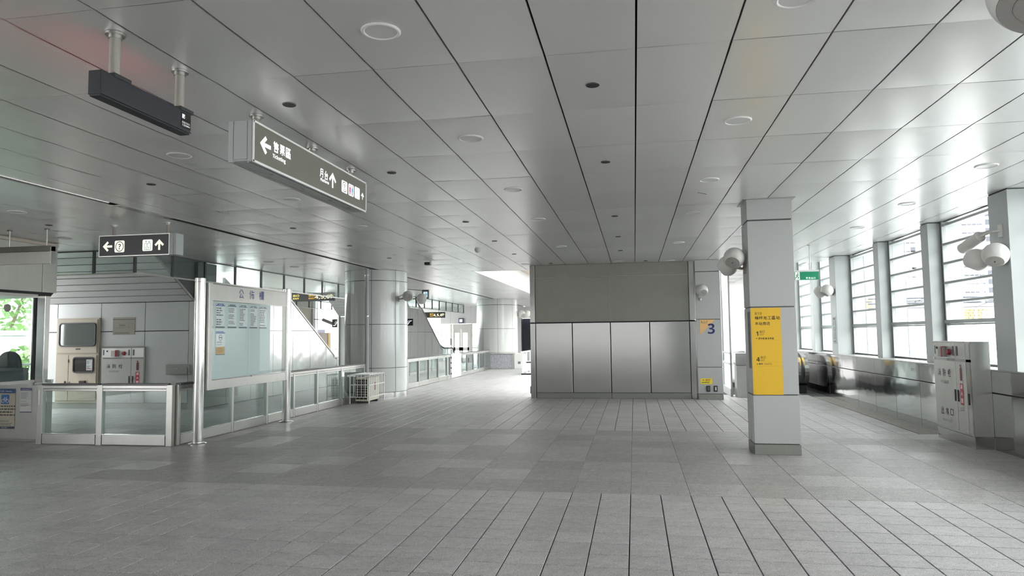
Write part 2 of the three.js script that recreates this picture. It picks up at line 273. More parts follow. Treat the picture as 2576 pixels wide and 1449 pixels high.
// ---- floor: grout bed, near tiles, stone band, far tiles
const BACK = -30;                              // the hall goes on this far behind the viewer
const TX = 0.30123, TZ = 0.2882, TX0 = -2.48763, BAND0 = 7.365, BAND1 = 12.13;
const floor = thing('floor', 'grey station floor of square tiles with a band of larger speckled stone slabs', 'floor', [0, 0, 8], S);
part('screed', B(-15.9, 5.6, -0.4, -0.012, BACK, 46), M.grout, floor);
function tileGeo(w, d, h, ox, oy, s) {          // chamfered slab with its top at y = 0, centred
  const c = 0.002, P = [], q = (a, b, e, f) => P.push(a, b, e, a, e, f), X = w / 2, Z = d / 2, x = X - c, z = Z - c;
  q([-x, 0, z], [x, 0, z], [x, 0, -z], [-x, 0, -z]);
  q([-X, -c, Z], [X, -c, Z], [x, 0, z], [-x, 0, z]); q([X, -c, -Z], [-X, -c, -Z], [-x, 0, -z], [x, 0, -z]);
  q([X, -c, Z], [X, -c, -Z], [x, 0, -z], [x, 0, z]); q([-X, -c, -Z], [-X, -c, Z], [-x, 0, z], [-x, 0, -z]);
  q([-X, -h, Z], [X, -h, Z], [X, -c, Z], [-X, -c, Z]); q([X, -h, -Z], [-X, -h, -Z], [-X, -c, -Z], [X, -c, -Z]);
  q([X, -h, Z], [X, -h, -Z], [X, -c, -Z], [X, -c, Z]); q([-X, -h, -Z], [-X, -h, Z], [-X, -c, Z], [-X, -c, -Z]);
  const g = new THREE.BufferGeometry(); g.setAttribute('position', new THREE.Float32BufferAttribute(P.flat(), 3)); g.computeVertexNormals();
  const uv = []; for (const p of P) uv.push(p[0] * s + ox, p[2] * s + oy); g.setAttribute('uv', new THREE.Float32BufferAttribute(uv, 2)); return g;
}
const tileMats = [0.97, 1.0, 1.04, 0.93].map((k) => std({ map: tileTex, color: lin(k, k, k * 0.985), roughness: 0.43, bumpMap: bumpTex, bumpScale: 0.0012 }));
const slabMats = [0.96, 1.0, 1.05, 0.92].map((k, i) => std({ map: stoneTex, color: lin(k, k, k * 0.98), roughness: [0.92, 1, 0.8, 0.98][i], roughnessMap: stoneRough, bumpMap: bumpTex, bumpScale: 0.0004 }));
const tileG = Array.from({ length: 8 }, (_, i) => tileGeo(TX - 0.0095, TZ - 0.0075, 0.012, rnd(), rnd(), 1));
function pieces(parent, list, name, geos, mats, most, y) { // the pieces that show largest as parts, the rest joined
  const w = wpos(parent);
  for (const p of list) p.size = seen(p.x, y, p.z) || 1e4;
  list.sort((a, b) => a.size - b.size);
  list.forEach((p) => { p.g = Math.floor(rnd() * geos.length); p.m = Math.floor(rnd() * mats.length); });
  list.slice(0, most).forEach((p, i) => { const m = new THREE.Mesh(geos[p.g], mats[p.m]); m.name = name; m.position.set(p.x - w.x, y - w.y, -p.z - w.z); m.rotation.set((rnd() - 0.5) * (p.tilt ?? 0), 0, (rnd() - 0.5) * (p.tilt ?? 0)); m.receiveShadow = m.castShadow = true; parent.add(m); });
  mats.forEach((mat, k) => {
    const rest = list.slice(most).filter((p) => p.m === k); if (!rest.length) return;
    const im = new THREE.InstancedMesh(geos[k % geos.length], mat, rest.length), q = new THREE.Object3D();
    rest.forEach((p, i) => { q.position.set(p.x - w.x, y - w.y, -p.z - w.z); q.rotation.set((rnd() - 0.5) * (p.tilt ?? 0), 0, (rnd() - 0.5) * (p.tilt ?? 0)); q.updateMatrix(); im.setMatrixAt(i, q.matrix); });
    im.name = 'distant_' + name; im.userData.kind = 'stuff'; im.receiveShadow = true; parent.add(im);
  });
}
{
  const near = [], far = [];
  for (let i = -43; i < 26; i++) { const x = TX0 + (i + 0.5) * TX; if (x > 5.0 || x < -15.4) continue; for (let r = 0; r < 54; r++) near.push({ x, z: BAND0 - (r + 0.5) * TZ, tilt: 0.003 }); }
  part('added_rear_paving', B(-15.5, 4.86, -0.012, 0, BACK, BAND0 - 54 * TZ), std({ color: lin(0.1, 0.1, 0.1), roughness: 0.5 }), floor, 'unseen dark paving added behind the viewer to darken low reflections');  // invented out of view, keeps the steel panels' lower reflections dark
  for (let i = -46; i < 24; i++) { const x = TX0 + (i + 0.5) * TX; if (x > 4.45) continue; for (let r = 0; r < 112; r++) { const z = BAND1 + (r + 0.5) * TZ; if (x > 2.4 && z > 19.2) continue; far.push({ x, z, tilt: 0.003 }); } }
  pieces(floor, [...near, ...far], 'tile', tileG, tileMats, 300, 0);
  const slabs = [], SZ = (BAND1 - BAND0) / 8;
  for (let i = -20; i < 13; i++) { const x = TX0 + (2 * i + 1) * TX; if (x > 5.1) continue; for (let r = 0; r < 8; r++) slabs.push({ x, z: BAND0 + (r + 0.5) * SZ, tilt: 0.0016 }); }
  const slabG = Array.from({ length: 8 }, () => tileGeo(2 * TX - 0.0035, SZ - 0.003, 0.012, rnd(), rnd(), 0.8));
  pieces(floor, slabs, 'slab', slabG, slabMats, 160, 0);
  const strip = []; for (let k = 0; k < 7; k++) strip.push(B(4.46, 4.9, -0.012, 0, BAND1 + k * 0.96 + 0.003, BAND1 + (k + 1) * 0.96));
  part('border_strip', strip, std({ map: rep(stoneTex, 0.8), color: lin(0.92, 0.86, 0.76), roughness: 0.55 }), floor, 'beige stone strip along the steel wall');
}

// ---- ceiling: dark void above, metal panels with open joints along the hall
const ceiling = thing('ceiling', 'satin grey metal panel ceiling with dark open joints running into the hall', 'ceiling', [0, HC, 8], S);
const PX = 0.6, PZ = 1.1502, PX0 = -1.7466, PZ0 = 4.4535;
part('roof_slab', [B(-15.9, 5.7, 3.62, 3.9, -8, 19.04), B(-15.9, -4.52, 3.62, 3.9, 19.04, 46), B(-15.9, -4.52, 3.62, 3.9, BACK, -8)], M.dark, ceiling);
function panelGeo(seed) {                       // folded sheet: nearly flat, its ends and sides turned up a touch
  const r = mulberry(seed), w = PX - 0.013, d = PZ - 0.004, nx = 4, nz = 8, g = new THREE.PlaneGeometry(w, d, nx, nz);
  const p = g.attributes.position, a = 0.003 + r() * 0.003, b = 0.0006 + r() * 0.001, sag = (r() - 0.5) * 0.003, tw = (r() - 0.5) * 0.002;
  for (let i = 0; i < p.count; i++) { const u = p.getX(i) / (w / 2), v = p.getY(i) / (d / 2); p.setZ(i, -(a * Math.pow(Math.abs(v), 5) + b * Math.pow(Math.abs(u), 5)) + sag * (1 - v * v) * 0.5 + tw * u * v); }
  g.rotateX(Math.PI / 2); g.computeVertexNormals();
  const top = flat(g), rim = flat(new THREE.BoxGeometry(w, 0.02, d)); rim.translate(0, 0.016, 0);
  return boxUV(merge([top, rim]));
}
const panelG = [11, 12, 13, 14, 15, 16].map(panelGeo);
const panelRough = noiseTex(512, (x, y) => { const k = (y * 2) * N + x * 2; const v = 235 + (vD[k] - 0.5) * 8 + (vC[k] - 0.5) * 6 + (streak[y] - 0.5) * 10; return [255, clampB(v), 255]; }, false);
const panelMats = [1.0, 0.97, 1.03].map((k) => std({ color: lin(0.77 * k, 0.765 * k, 0.75 * k), metalness: 0.5, roughness: 0.33, roughnessMap: rep(panelRough, 0.9) }));
const SLOT_X = [-7.06, -6.84];
{
  const list = [];
  for (let i = -23; i < 12; i++) for (let j = -30; j < 36; j++) {
    const x = PX0 + (i + 0.5) * PX, z = PZ0 + (j + 0.5) * PZ;
    if (x > 5.2 || ((z > 19.03 || z < -8.1) && x > -4.5) ) continue;
    if (Math.abs(x + 6.85) < 0.3) continue;     // the lighting slot's own column
    list.push({ x, z, tilt: 0.003 });
  }
  pieces(ceiling, list, 'panel', panelG, panelMats, 300, HC);
  const zs = []; for (let j = -30; j < 36; j++) { const a = PZ0 + j * PZ; zs.push(B(-7.14, -7.005, HC, HC + 0.02, a + 0.002, a + PZ - 0.002), B(-6.875, -6.555, HC, HC + 0.02, a + 0.002, a + PZ - 0.002)); }
  part('slot_edge_panel', zs, panelMats[0], ceiling);
  part('skylight_edge_panel', B(-4.742, -4.502, HC, HC + 0.02, 19.03, 46), panelMats[0], ceiling); part('skylight_edge_panel', B(-4.742, -4.502, HC, HC + 0.02, BACK, -8.1), panelMats[0], ceiling);
  part('edge_panel', [B(5.255, 5.6, HC, HC + 0.02, -8, 19.03), B(4.9, 5.6, HC + 0.02, 3.62, 18.98, 19.04), B(-4.5, 5.6, HC, 3.62, 18.99, 19.04)], panelMats[1], ceiling);
}
// lighting slot: a channel with a tube fitting in its near half
{
  const t = thing('slot_light', 'long recessed ceiling light slot with a scalloped white louvre above the ticket booth', 'light', [-6.94, HC, 6]);
  part('channel', [B(-7.005, -6.995, HC - 0.002, HC + 0.11, -6, 43.95), B(-6.885, -6.875, HC - 0.002, HC + 0.11, -6, 43.95), B(-7.005, -6.875, HC + 0.1, HC + 0.11, -6, 43.95)], M.darkSteel, t);
  part('trim', [B(-7.02, -7.0, HC - 0.006, HC + 0.01, -6, 43.95), B(-6.88, -6.862, HC - 0.006, HC + 0.01, -6, 43.95)], M.satin, t);
  const lou = []; for (let z = -2; z < 8.2; z += 0.115) { const s = new THREE.Shape(); s.moveTo(-0.05, 0); s.quadraticCurveTo(0, 0.045, 0.05, 0); s.lineTo(0.05, -0.01); s.lineTo(-0.05, -0.01); const g = flat(new THREE.ExtrudeGeometry(s, { depth: 0.02, bevelEnabled: false })); g.rotateY(Math.PI / 2); g.translate(-6.99, HC + 0.02, -z); lou.push(boxUV(g)); }
  part('louvre', lou, M.tube, t);
  const end = thing('slot_light_cover', 'blank grey closing plate at the end of the ceiling light slot', 'cover', [-6.94, HC, 8.7]);
  part('plate', B(-7.015, -6.865, HC - 0.012, HC - 0.007, 8.25, 9.35), M.satin, end); for (const z of [8.3, 9.26]) part('clip', B(-6.96, -6.92, HC - 0.015, HC - 0.012, z, z + 0.04), M.darkSteel, end);
}

// ---- right wall: steel cladding below, window bays above
const wallR = thing('wall_right', 'low wall of polished steel panels under the right-hand windows', 'wall', [4.85, 0, 14], S);
part('core', B(4.88, 5.5, -0.3, 1.09, BACK, 24), M.dark, wallR);
{
  const s0 = 13.1 - 1.135 * 10;
  part('far_steel', B(4.85, 4.88, 0, 1.085, BACK, s0), M.mirror, wallR);
  for (let k = 0; k < 20; k++) { const a = s0 + k * 1.135, b = a + 1.135; if (b > 24.5) break; part('steel_panel', B(4.85, 4.88, 0.0, 0.772, a + 0.004, b - 0.004, 0.003), M.mirror, wallR); part('steel_panel', B(4.85, 4.88, 0.788, 1.085, a + 0.004, b - 0.004, 0.003), M.mirror, wallR); }
  part('sill', B(4.845, 5.5, 1.085, 1.105, BACK, 24, 0.004), M.satin, wallR);
}
const COLS = [[2.2, 1], [4.87, 0], [7.52, 0], [10.2, 1], [13.0, 0], [15.47, 0], [18.15, 1], [20.85, 0], [23.4, 0], [-0.45, 0], [-3.1, 0], [-5.8, 1], [-8.45, 0], [-11.1, 0], [-13.8, 1], [-16.45, 0], [-19.1, 0], [-21.8, 1], [-24.45, 0], [-27.1, 0], [-29.8, 1]].sort((a, b) => a[0] - b[0]);
const FIRST = COLS.findIndex(([z]) => z > 8);
COLS.forEach(([z, big], i) => {
  const x0 = big ? 4.85 : 5.0, hz = big ? 0.25 : 0.15, top = z > 19 ? 4.6 : HC;
  const o = thing('window_column', z < 5 ? `${big ? 'broad' : 'slim'} painted steel window column outside the picture` : `${big ? 'broad' : 'slim'} painted steel column, ${ORD[i - FIRST]} in view along the right-hand windows`, 'column', [5.1, 1.1, z], S);
  part('hall_face', B(x0, x0 + 0.02, 1.105, top - 0.012, z - hz, z + hz, 0.003), M.paint, o);
  part('flank', [B(x0 + 0.02, 5.5, 1.105, top - 0.012, z - hz + 0.002, z - hz + 0.022), B(x0 + 0.02, 5.5, 1.105, top - 0.012, z + hz - 0.022, z + hz - 0.002), B(5.35, 5.5, 1.105, top, z - hz + 0.022, z + hz - 0.022)], M.paint, o);
  part('shadow_gap', B(x0 + 0.01, 5.4, top - 0.012, top + 0.02, z - hz + 0.01, z + hz - 0.01), M.black, o);
});
const SLATS = [3.43, 3.105, 2.782, 2.452, 2.13];
for (let i = 0; i + 1 < COLS.length; i++) {
  const [za, ba] = COLS[i], [zb, bb] = COLS[i + 1], a = za + (ba ? 0.25 : 0.15), b = zb - (bb ? 0.25 : 0.15), top = za > 18 ? 4.6 : HC;
  const w = thing('window_' + (i + 1), 'tall window bay with level bars and a broad transom in the right-hand wall', 'window', [5.24, 1.1, (a + b) / 2], S);
  part('window_frame', [B(5.2, 5.28, 1.105, 1.14, a, b, 0.004), B(5.225, 5.265, top - 0.008, top, a, b), B(5.2, 5.27, 1.105, top, a, a + 0.035), B(5.2, 5.27, 1.105, top, b - 0.035, b)], M.rubber, w);
  part('mullion', [B(5.195, 5.25, 1.105, top, a + 0.035, a + 0.075, 0.004), B(5.195, 5.25, 1.105, top, b - 0.075, b - 0.035, 0.004)], M.paint, w);
  part('transom', [B(5.19, 5.29, 1.765, 1.825, a, b, 0.006), B(5.2, 5.28, 1.735, 1.762, a, b, 0.004)], M.paint, w);
  if (zb < 4) { part('slat', SLATS.map((y) => B(5.2, 5.32, y - 0.022, y + 0.022, a, b)), M.paint, w); continue; }
  for (const y of [...SLATS, ...(top > 4 ? [3.78, 4.1, 4.43] : [])]) part('slat', B(5.2, 5.32, y - 0.022, y + 0.022, a, b, 0.01), M.paint, w);
  part('pane', B(5.243, 5.249, 1.14, 1.74, a + 0.03, b - 0.03), M.glass, w); part('pane', B(5.243, 5.249, 1.82, top - 0.02, a + 0.03, b - 0.03), M.glass, w);
}

// ---- other walls of the hall
{
  const wl = thing('wall_left', 'left facade of white posts and rails with open bays to the greenery', 'wall', [-15.6, 0, 16], S);
  for (let z = BACK; z < 46; z += 2.7) part('post', B(-15.75, -15.5, 0, 3.6, z - 0.07, z + 0.07), M.white, wl);
  part('rail', [B(-15.66, -15.6, 0, 0.12, BACK, 46), B(-15.66, -15.6, 1.02, 1.08, BACK, 46), B(-15.72, -15.6, 3.46, 3.62, BACK, 46)], M.white, wl);
  part('screen', B(-15.8, -15.7, 0, 3.6, 1.4, 12.7), M.cladding, wl);  // solid stretch added out of view to hold back daylight from the left
  const wb = thing('wall_back', 'low wall and side panels at the open rear end of the hall', 'wall', [-5, 0, BACK], S);
  part('low_wall', B(-15.8, 5.6, 0, 0.3, BACK - 0.2, BACK), M.cladding, wb); part('side_panel', B(-15.8, -10.5, 0.3, 3.6, BACK - 0.2, BACK), M.cladding, wb);
}

// ================================================================ COLUMNS
// ---- square pillars, every 8 m: joints at the same four heights
function squarePillar(label, x0, x1, z0, z1) {
  const o = thing('square_column', label, 'column', [(x0 + x1) / 2, 0, (z0 + z1) / 2], S), e = 0.014;
  part('core', B(x0 + 0.015, x1 - 0.015, 0, HC + 0.05, z0 + 0.015, z1 - 0.015), M.darkSteel, o);
  part('plinth', B(x0 - 0.001, x1 + 0.001, 0, 0.135, z0 - 0.001, z1 + 0.001, 0.004), M.dull, o, 'dull steel base');
  for (const [a, b] of [[0.15, 0.795], [0.811, 1.99], [2.006, 3.19], [3.21, HC - 0.006]]) {
    part('cladding_panel', B(x0, x1, a, b, z0, z0 + e, 0.003), M.cladding, o);
    part('cladding_panel', B(x0 + 0.002, x1 - 0.002, a, b, z1 - e, z1, 0.003), M.cladding, o);
    const zm = z0 + (z1 - z0) * 0.45;
    for (const [xa, xb] of [[x0, x0 + e], [x1 - e, x1]]) { part('cladding_panel', B(xa, xb, a, b, z0 + e + 0.001, zm - 0.006, 0.003), M.cladding, o); part('cladding_panel', B(xa, xb, a, b, zm + 0.006, z1 - e - 0.001, 0.003), M.cladding, o); }
  }
  return o;
}
const pillarA = squarePillar('free-standing white panelled square column carrying the yellow directory sign', 1.572, 2.169, 9.915, 10.44);
squarePillar('white panelled square column with the blue number 3, beside the steel partition', 1.538, 2.14, 17.9, 18.42);
squarePillar('white panelled square column close to the viewer, outside the picture', 1.572, 2.169, 1.85, 2.38);
part('ceiling_trim', B(1.53, 2.21, HC - 0.008, HC + 0.004, 9.87, 10.48), M.satin, pillarA);

// ---- round columns: curved panels
function curvedPanel(cx, cz, r, y0, y1, a0, a1, seg = 10) {
  const pts = [[r - 0.02, 0], [r - 0.003, 0], [r, 0.003], [r, y1 - y0 - 0.003], [r - 0.003, y1 - y0], [r - 0.02, y1 - y0]].map((p) => new THREE.Vector2(...p));
  const g = flat(new THREE.LatheGeometry(pts, seg, a0, a1 - a0)); g.translate(cx, y0, -cz); return boxUV(g);
}
function roundColumn(label, cx, cz, r) {
  const o = thing('round_column', label, 'column', [cx, 0, cz], S);
  part('core', CY(cx, 0, HC - 0.001, cz, r - 0.018, 40), M.darkSteel, o);
  const n = 8, off = 0.22, gap = 0.006 / r;
  part('base_ring', curvedPanel(cx, cz, r, 0, 0.135, 0, Math.PI * 2, 48), M.chrome, o, 'polished steel base ring');
  for (const [a, b] of [[0.15, 0.795], [0.811, 1.99], [2.006, 3.19], [3.21, HC - 0.004]])
    for (let k = 0; k < n; k++) part('cladding_panel', curvedPanel(cx, cz, r, a, b, off + k * Math.PI * 2 / n + gap, off + (k + 1) * Math.PI * 2 / n - gap), M.claddingGloss, o);
  return o;
}
roundColumn('big round white panelled column behind the caged outdoor unit', -7.25, 18.75, 0.88);
roundColumn('farther round white panelled column with the granite block at its foot', -6.97, 35.0, 1.06);
{
  const p = thing('drain_pipe', 'thin grey vertical pipe in front of the big round column', 'pipe', [-7.08, 0, 17.62]);
  part('pipe', CY(-7.08, 0, HC, 17.62, 0.052), M.paint, p); for (const y of [0.6, 2.2, 3.3]) part('clamp', CY(-7.08, y, y + 0.03, 17.62, 0.06), M.satin, p);
  const g = thing('granite_block', 'low speckled granite block at the foot of the farther round column', 'block', [-6.4, 0, 34.0]);
  part('stone', B(-7.07, -5.96, 0, 0.74, 33.6, 34.4, 0.006), M.granite, g); part('frame', [B(-7.1, -5.94, 0, 0.03, 33.585, 33.62), B(-7.1, -7.07, 0, 0.76, 33.58, 34.4), B(-5.96, -5.93, 0, 0.76, 33.58, 34.4), B(-7.1, -5.93, 0.74, 0.765, 33.58, 34.42)], M.satin, g);
  const h = thing('plinth_box', 'white panelled box beside the granite block', 'box', [-5.7, 0, 34.4]);
  part('panel', B(-5.92, -5.45, 0, 0.74, 33.95, 35.1, 0.006), M.white, h); for (const k of [0, 1]) part('socket', B(-5.72 + k * 0.07, -5.68 + k * 0.07, 0.24, 0.36, 33.935, 33.95), M.dark, h);
}

// ================================================================ STEEL PARTITION AND ITS SURROUNDINGS
{
  const z = 18.1, o = thing('wall_partition', 'floor-to-ceiling steel partition with four brushed lower panels and a darker upper half', 'partition', [-0.6, 0, 18.4], S);
  part('core', B(-2.66, 1.5, 0, HC - 0.003, z + 0.03, z + 0.6), M.dark, o);
  const mid = -0.612, upper = std({ color: lin(0.36, 0.36, 0.33), metalness: 0.75, roughness: 0.42, roughnessMap: null, map: rep(steelWipe, 0.45) });
  for (const [a, b] of [[-2.565, mid - 0.005], [mid + 0.005, 1.38]]) { part('upper_panel', B(a, b, 1.985, 3.15, z + 0.012, z + 0.03, 0.003), upper, o); part('upper_panel', B(a, b, 3.166, HC - 0.002, z + 0.012, z + 0.03, 0.003), upper, o); }
  part('bead', [B(-2.565, 1.38, 3.152, 3.164, z + 0.006, z + 0.03), B(mid - 0.004, mid + 0.004, 1.985, HC, z + 0.006, z + 0.03)], M.satin, o);
  const xs = [-2.572, -1.603, -0.613, 0.386, 1.386];
  for (let k = 0; k < 4; k++) part('lower_panel', B(xs[k] + 0.011, xs[k + 1] - 0.011, 0.15, 1.955, z, z + 0.03, 0.005), M.steel, o);
  part('kick_plate', [B(-2.56, mid - 0.006, 0.003, 0.142, z, z + 0.03, 0.003), B(mid + 0.006, 1.38, 0.003, 0.142, z, z + 0.03, 0.003)], M.dull, o, 'dull steel kick plate');
  for (const [a, b] of [[-2.71, -2.58], [1.392, 1.52]]) { part('jamb', B(a, b, 0, 1.955, z - 0.01, z + 0.5, 0.004), M.steel, o); part('jamb', B(a, b, 1.985, HC - 0.002, z - 0.01, z + 0.5, 0.004), M.steel, o); }
  part('lintel_gap', B(-2.71, 1.52, 1.955, 1.985, z + 0.02, z + 0.06), M.black, o);
  const h = thing('door_pull', 'pair of short dark bars sticking out at the left edge of the steel partition', 'handle', [-2.76, 0.8, 18.4]);
  part('bar', rod([-2.71, 0.93, 18.3], [-2.86, 0.93, 18.3], 0.016), M.darkSteel, h); part('bar', rod([-2.71, 0.62, 18.3], [-3.0, 0.62, 18.3], 0.02), M.darkSteel, h); part('stop', B(-2.74, -2.71, 0.12, 0.3, 18.15, 18.25), M.darkSteel, h);
}

// ================================================================ SIGNS
// ---- yellow directory sign on the pillar
{
  const W = 0.389, H = 1.181, cx = 1.773, cy = 1.396;
  const t = canvasTex(512, 1554, '#dcb02c', (c) => {
    c.fillStyle = c.strokeStyle = '#1d1a10'; const k = 512 / W / 1000; // px per mm
    latin(c, 'R19', 66, 128, 72, 'normal'); words(c, '楠梓加工區站', 66, 146, 68, 7, 2); words(c, '本站商店', 66, 250, 62, 6.5, 2);
    latin(c, '1', 74, 500, 108, 'bold'); words(c, '出口', 138, 402, 46, 5); latin(c, 'EXIT', 138, 494, 40, 'normal');
    c.beginPath(); c.arc(86, 548, 9, 0, 7); c.fill(); words(c, '選物販賣遊樂區', 112, 532, 36, 3.6, 2);
    c.fillStyle = 'rgba(150,112,10,0.35)'; c.fillRect(100, 520, 412, 3); c.fillRect(100, 578, 412, 3);
    c.fillStyle = c.strokeStyle = '#1d1a10'; latin(c, '4', 70, 960, 108, 'bold'); words(c, '出口', 138, 862, 46, 5); latin(c, 'EXIT', 138, 954, 40, 'normal');
    c.beginPath(); c.arc(86, 1006, 9, 0, 7); c.fill(); fineLines(c, 112, 986, 70, 40, 1, 1); latin(c, 'HOKTO', 200, 1022, 40, 'normal');
    c.fillStyle = 'rgba(150,112,10,0.35)'; c.fillRect(100, 978, 412, 3); c.fillRect(100, 1040, 412, 3);
  });
  const s = thing('directory_sign', 'yellow station directory sign on the front of the free-standing square column', 'sign', [cx, cy, 9.91]);
  part('sheet', plate('z', cx, cy, 9.9125, W, H, 0.005), print(t, { roughness: 0.38 }), s);
  const t2 = canvasTex(128, 512, '#5d5f5e', (c) => { c.strokeStyle = c.fillStyle = '#2b2d2e'; c.lineWidth = 5; c.beginPath(); c.moveTo(64, 20); c.lineTo(56, 120); c.stroke(); c.beginPath(); c.moveTo(44, 110); c.lineTo(80, 110); c.lineTo(62, 160); c.fill(); c.strokeRect(38, 196, 56, 170); fineLines(c, 44, 206, 46, 150, 9, 1); arrow(c, 64, 400, 40, 'down', 6); fineLines(c, 40, 450, 60, 16, 1, 1); });
  const s2 = thing('route_notice', 'narrow grey printed notice on the left flank of the free-standing square column', 'notice', [1.57, 1.5, 10.04]);
  part('sheet', plate('-x', 1.5695, 1.55, 10.045, 0.17, 0.78, 0.004), print(t2), s2);
}
// ---- number 3 and the other things on the pillar beside the partition
{
  const t = canvasTex(512, 512, '#000', (c) => {
    c.clearRect(0, 0, 512, 512);
    c.fillStyle = '#e0b577'; c.beginPath(); c.moveTo(44, 0); c.lineTo(400, 0); c.lineTo(60, 360); c.lineTo(44, 344); c.closePath(); c.fill();
    c.strokeStyle = c.fillStyle = '#4a4050'; words(c, '出入口', 66, 22, 42, 5, 16); c.fillRect(66, 74, 150, 8);
    c.fillStyle = '#1f2360'; latin(c, '3', 216, 342, 336, 'bold');
  });
  const s = thing('exit_number_sign', 'blue number 3 on an ochre triangle on the column beside the steel partition', 'sign', [1.84, 1.75, 17.89]);
  part('sheet', plate('z', 1.84, 1.725, 17.8985, 0.53, 0.53, 0.001), print(t, { transparent: true }), s);
  const t2 = canvasTex(256, 128, '#e8cf35', (c) => { c.strokeStyle = c.fillStyle = '#a3482a'; c.beginPath(); c.moveTo(40, 52); c.lineTo(66, 20); c.lineTo(92, 52); c.lineTo(78, 52); c.lineTo(66, 38); c.lineTo(54, 52); c.fill(); fineLines(c, 108, 14, 130, 56, 2, 1.1); c.fillStyle = '#5c7a30'; c.fillRect(24, 84, 170, 18); });
  const w = thing('warning_sticker', 'small yellow warning sticker low on the column with the number 3', 'sticker', [1.73, 0.47, 17.89]);
  part('sheet', plate('z', 1.735, 0.455, 17.8975, 0.285, 0.14, 0.004), print(t2), w);
  [[1.778, 'left one of the two black wall sockets under the yellow sticker'], [1.952, 'right one of the two black wall sockets under the yellow sticker, with a white stripe']].forEach(([x, label], i) => {
    const k = thing('wall_socket', label, 'socket', [x, 0.27, 17.89]);
    part('box', B(x - 0.045, x + 0.045, 0.2, 0.345, 17.865, 17.9, 0.008), M.rubber, k); part('cover', B(x - 0.03, x + 0.03, 0.225, 0.32, 17.855, 17.867, 0.004), M.darkSteel, k);
    if (i) part('stripe', B(x - 0.01, x + 0.012, 0.23, 0.315, 17.851, 17.856), M.white, k);
  });
}
// ---- hanging signs
function post(t, x, z, y0, r, mat, flange = 0.055) {
  const p = part('pole', CY(x, y0, HC - 0.002, z, r, 20), mat, t);
  part('flange', [CY(x, HC - 0.014, HC - 0.001, z, flange, 24), CY(x, HC - 0.034, HC - 0.014, z, r + 0.006, 20)], M.satin, p);
  return p;
}
{ // ticket sign: long grey box with a dark face
  const z0 = 4.957, z1 = 7.31, x1 = -2.95, x0 = -3.16, y0 = 3.055, y1 = 3.39;
  const t = thing('hanging_sign', 'long dark hanging sign reading Ticketing and Platform in a grey metal case', 'sign', [-3.05, HC, 6.1]);
  part('case', [B(x0, x1 - 0.004, y0 + 0.006, y1, z0 + 0.003, z1 - 0.003, 0.004)], M.paint, t);
  part('end_cap', [B(x0 + 0.045, x1 - 0.05, y0 + 0.02, y1 - 0.004, z0 - 0.006, z0 + 0.01, 0.003), B(x0 - 0.004, x0 + 0.04, y0, y1 - 0.002, z0 - 0.004, z0 + 0.02, 0.003), B(x1 - 0.046, x1 - 0.012, y0, y1, z0 - 0.004, z0 + 0.02, 0.003)], M.paint, t);
  part('frame', [B(x1 - 0.006, x1 + 0.004, y1 - 0.014, y1 + 0.003, z0, z1), B(x1 - 0.006, x1 + 0.004, y0 - 0.003, y0 + 0.016, z0, z1), B(x1 - 0.006, x1 + 0.004, y0, y1, z0, z0 + 0.016), B(x1 - 0.006, x1 + 0.004, y0, y1, z1 - 0.02, z1)], M.white, t, 'pale frame');
  part('bottom_rail', [B(x0 + 0.03, x0 + 0.045, y0 - 0.004, y0 + 0.008, z0 + 0.02, z1 - 0.02), B(x1 - 0.06, x1 - 0.045, y0 - 0.004, y0 + 0.008, z0 + 0.02, z1 - 0.02)], M.satin, t);
  for (const z of [5.42, 6.0, 6.6, 7.06]) part('screw_cover', CY(-3.05, y0 - 0.003, y0 + 0.008, z, 0.022, 16), M.galv, t);
  for (const z of [5.18, 6.187, 7.12]) post(t, -3.055, z, y1 - 0.01, 0.03, M.rusty, 0.058);
  const L = z1 - z0, K = 2048 / L, cw = 2048, chh = Math.round((y1 - y0) * K);
  const X = (z) => (z - z0) * K, Y = (y) => (y1 - y) * K;
  const tex = canvasTex(cw, chh, '#4c4d45', (c) => {
    c.fillStyle = c.strokeStyle = '#fff'; arrow(c, X(5.064), Y(3.234), 0.155 * K, 'left', 0.036 * K); words(c, '售票區', X(5.255), Y(3.32), 0.102 * K, 0.0125 * K); latin(c, 'Ticketing', X(5.25), Y(3.157), 0.05 * K, 'bold');
    words(c, '月台', X(6.135), Y(3.295), 0.098 * K, 0.0115 * K); latin(c, 'Platform', X(6.155), Y(3.158), 0.046 * K, 'bold'); arrow(c, X(6.434), Y(3.30), 0.158 * K, 'up', 0.03 * K);
    askIcon(c, X(6.654), Y(3.288), 0.146 * K, 0.137 * K, '#222', '#fff');
    c.fillStyle = '#fff'; rrect(c, X(6.829), Y(3.289), 0.142 * K, 0.137 * K, 0.02 * K); c.fill();
    for (const [u, col, skirt] of [[6.87, '#d8405a', 1], [6.932, '#3a86c0', 0]]) { c.fillStyle = col; c.beginPath(); c.arc(X(u), Y(3.268), 0.0115 * K, 0, 7); c.fill(); c.fillRect(X(u - 0.019), Y(3.252), 0.038 * K, 0.046 * K); if (skirt) { c.beginPath(); c.moveTo(X(u), Y(3.24)); c.lineTo(X(u + 0.028), Y(3.195)); c.lineTo(X(u - 0.028), Y(3.195)); c.fill(); } c.fillRect(X(u - 0.013), Y(3.21), 0.026 * K, 0.046 * K); }
    c.fillStyle = '#888'; c.fillRect(X(6.8995), Y(3.28), 0.002 * K, 0.12 * K);
    liftIcon(c, X(6.994), Y(3.292), 0.144 * K, 0.138 * K, '#5a93b8', '#fff'); c.strokeStyle = '#fff'; arrow(c, X(7.218), Y(3.255), 0.078 * K, 'up', 0.016 * K);
  });
  part('face', plate('x', x1 - 0.003, (y0 + y1) / 2, (z0 + z1) / 2, L - 0.03, y1 - y0 - 0.028, 0.006), litPrint(tex, 0.3, { roughness: 0.25 }), t);
}
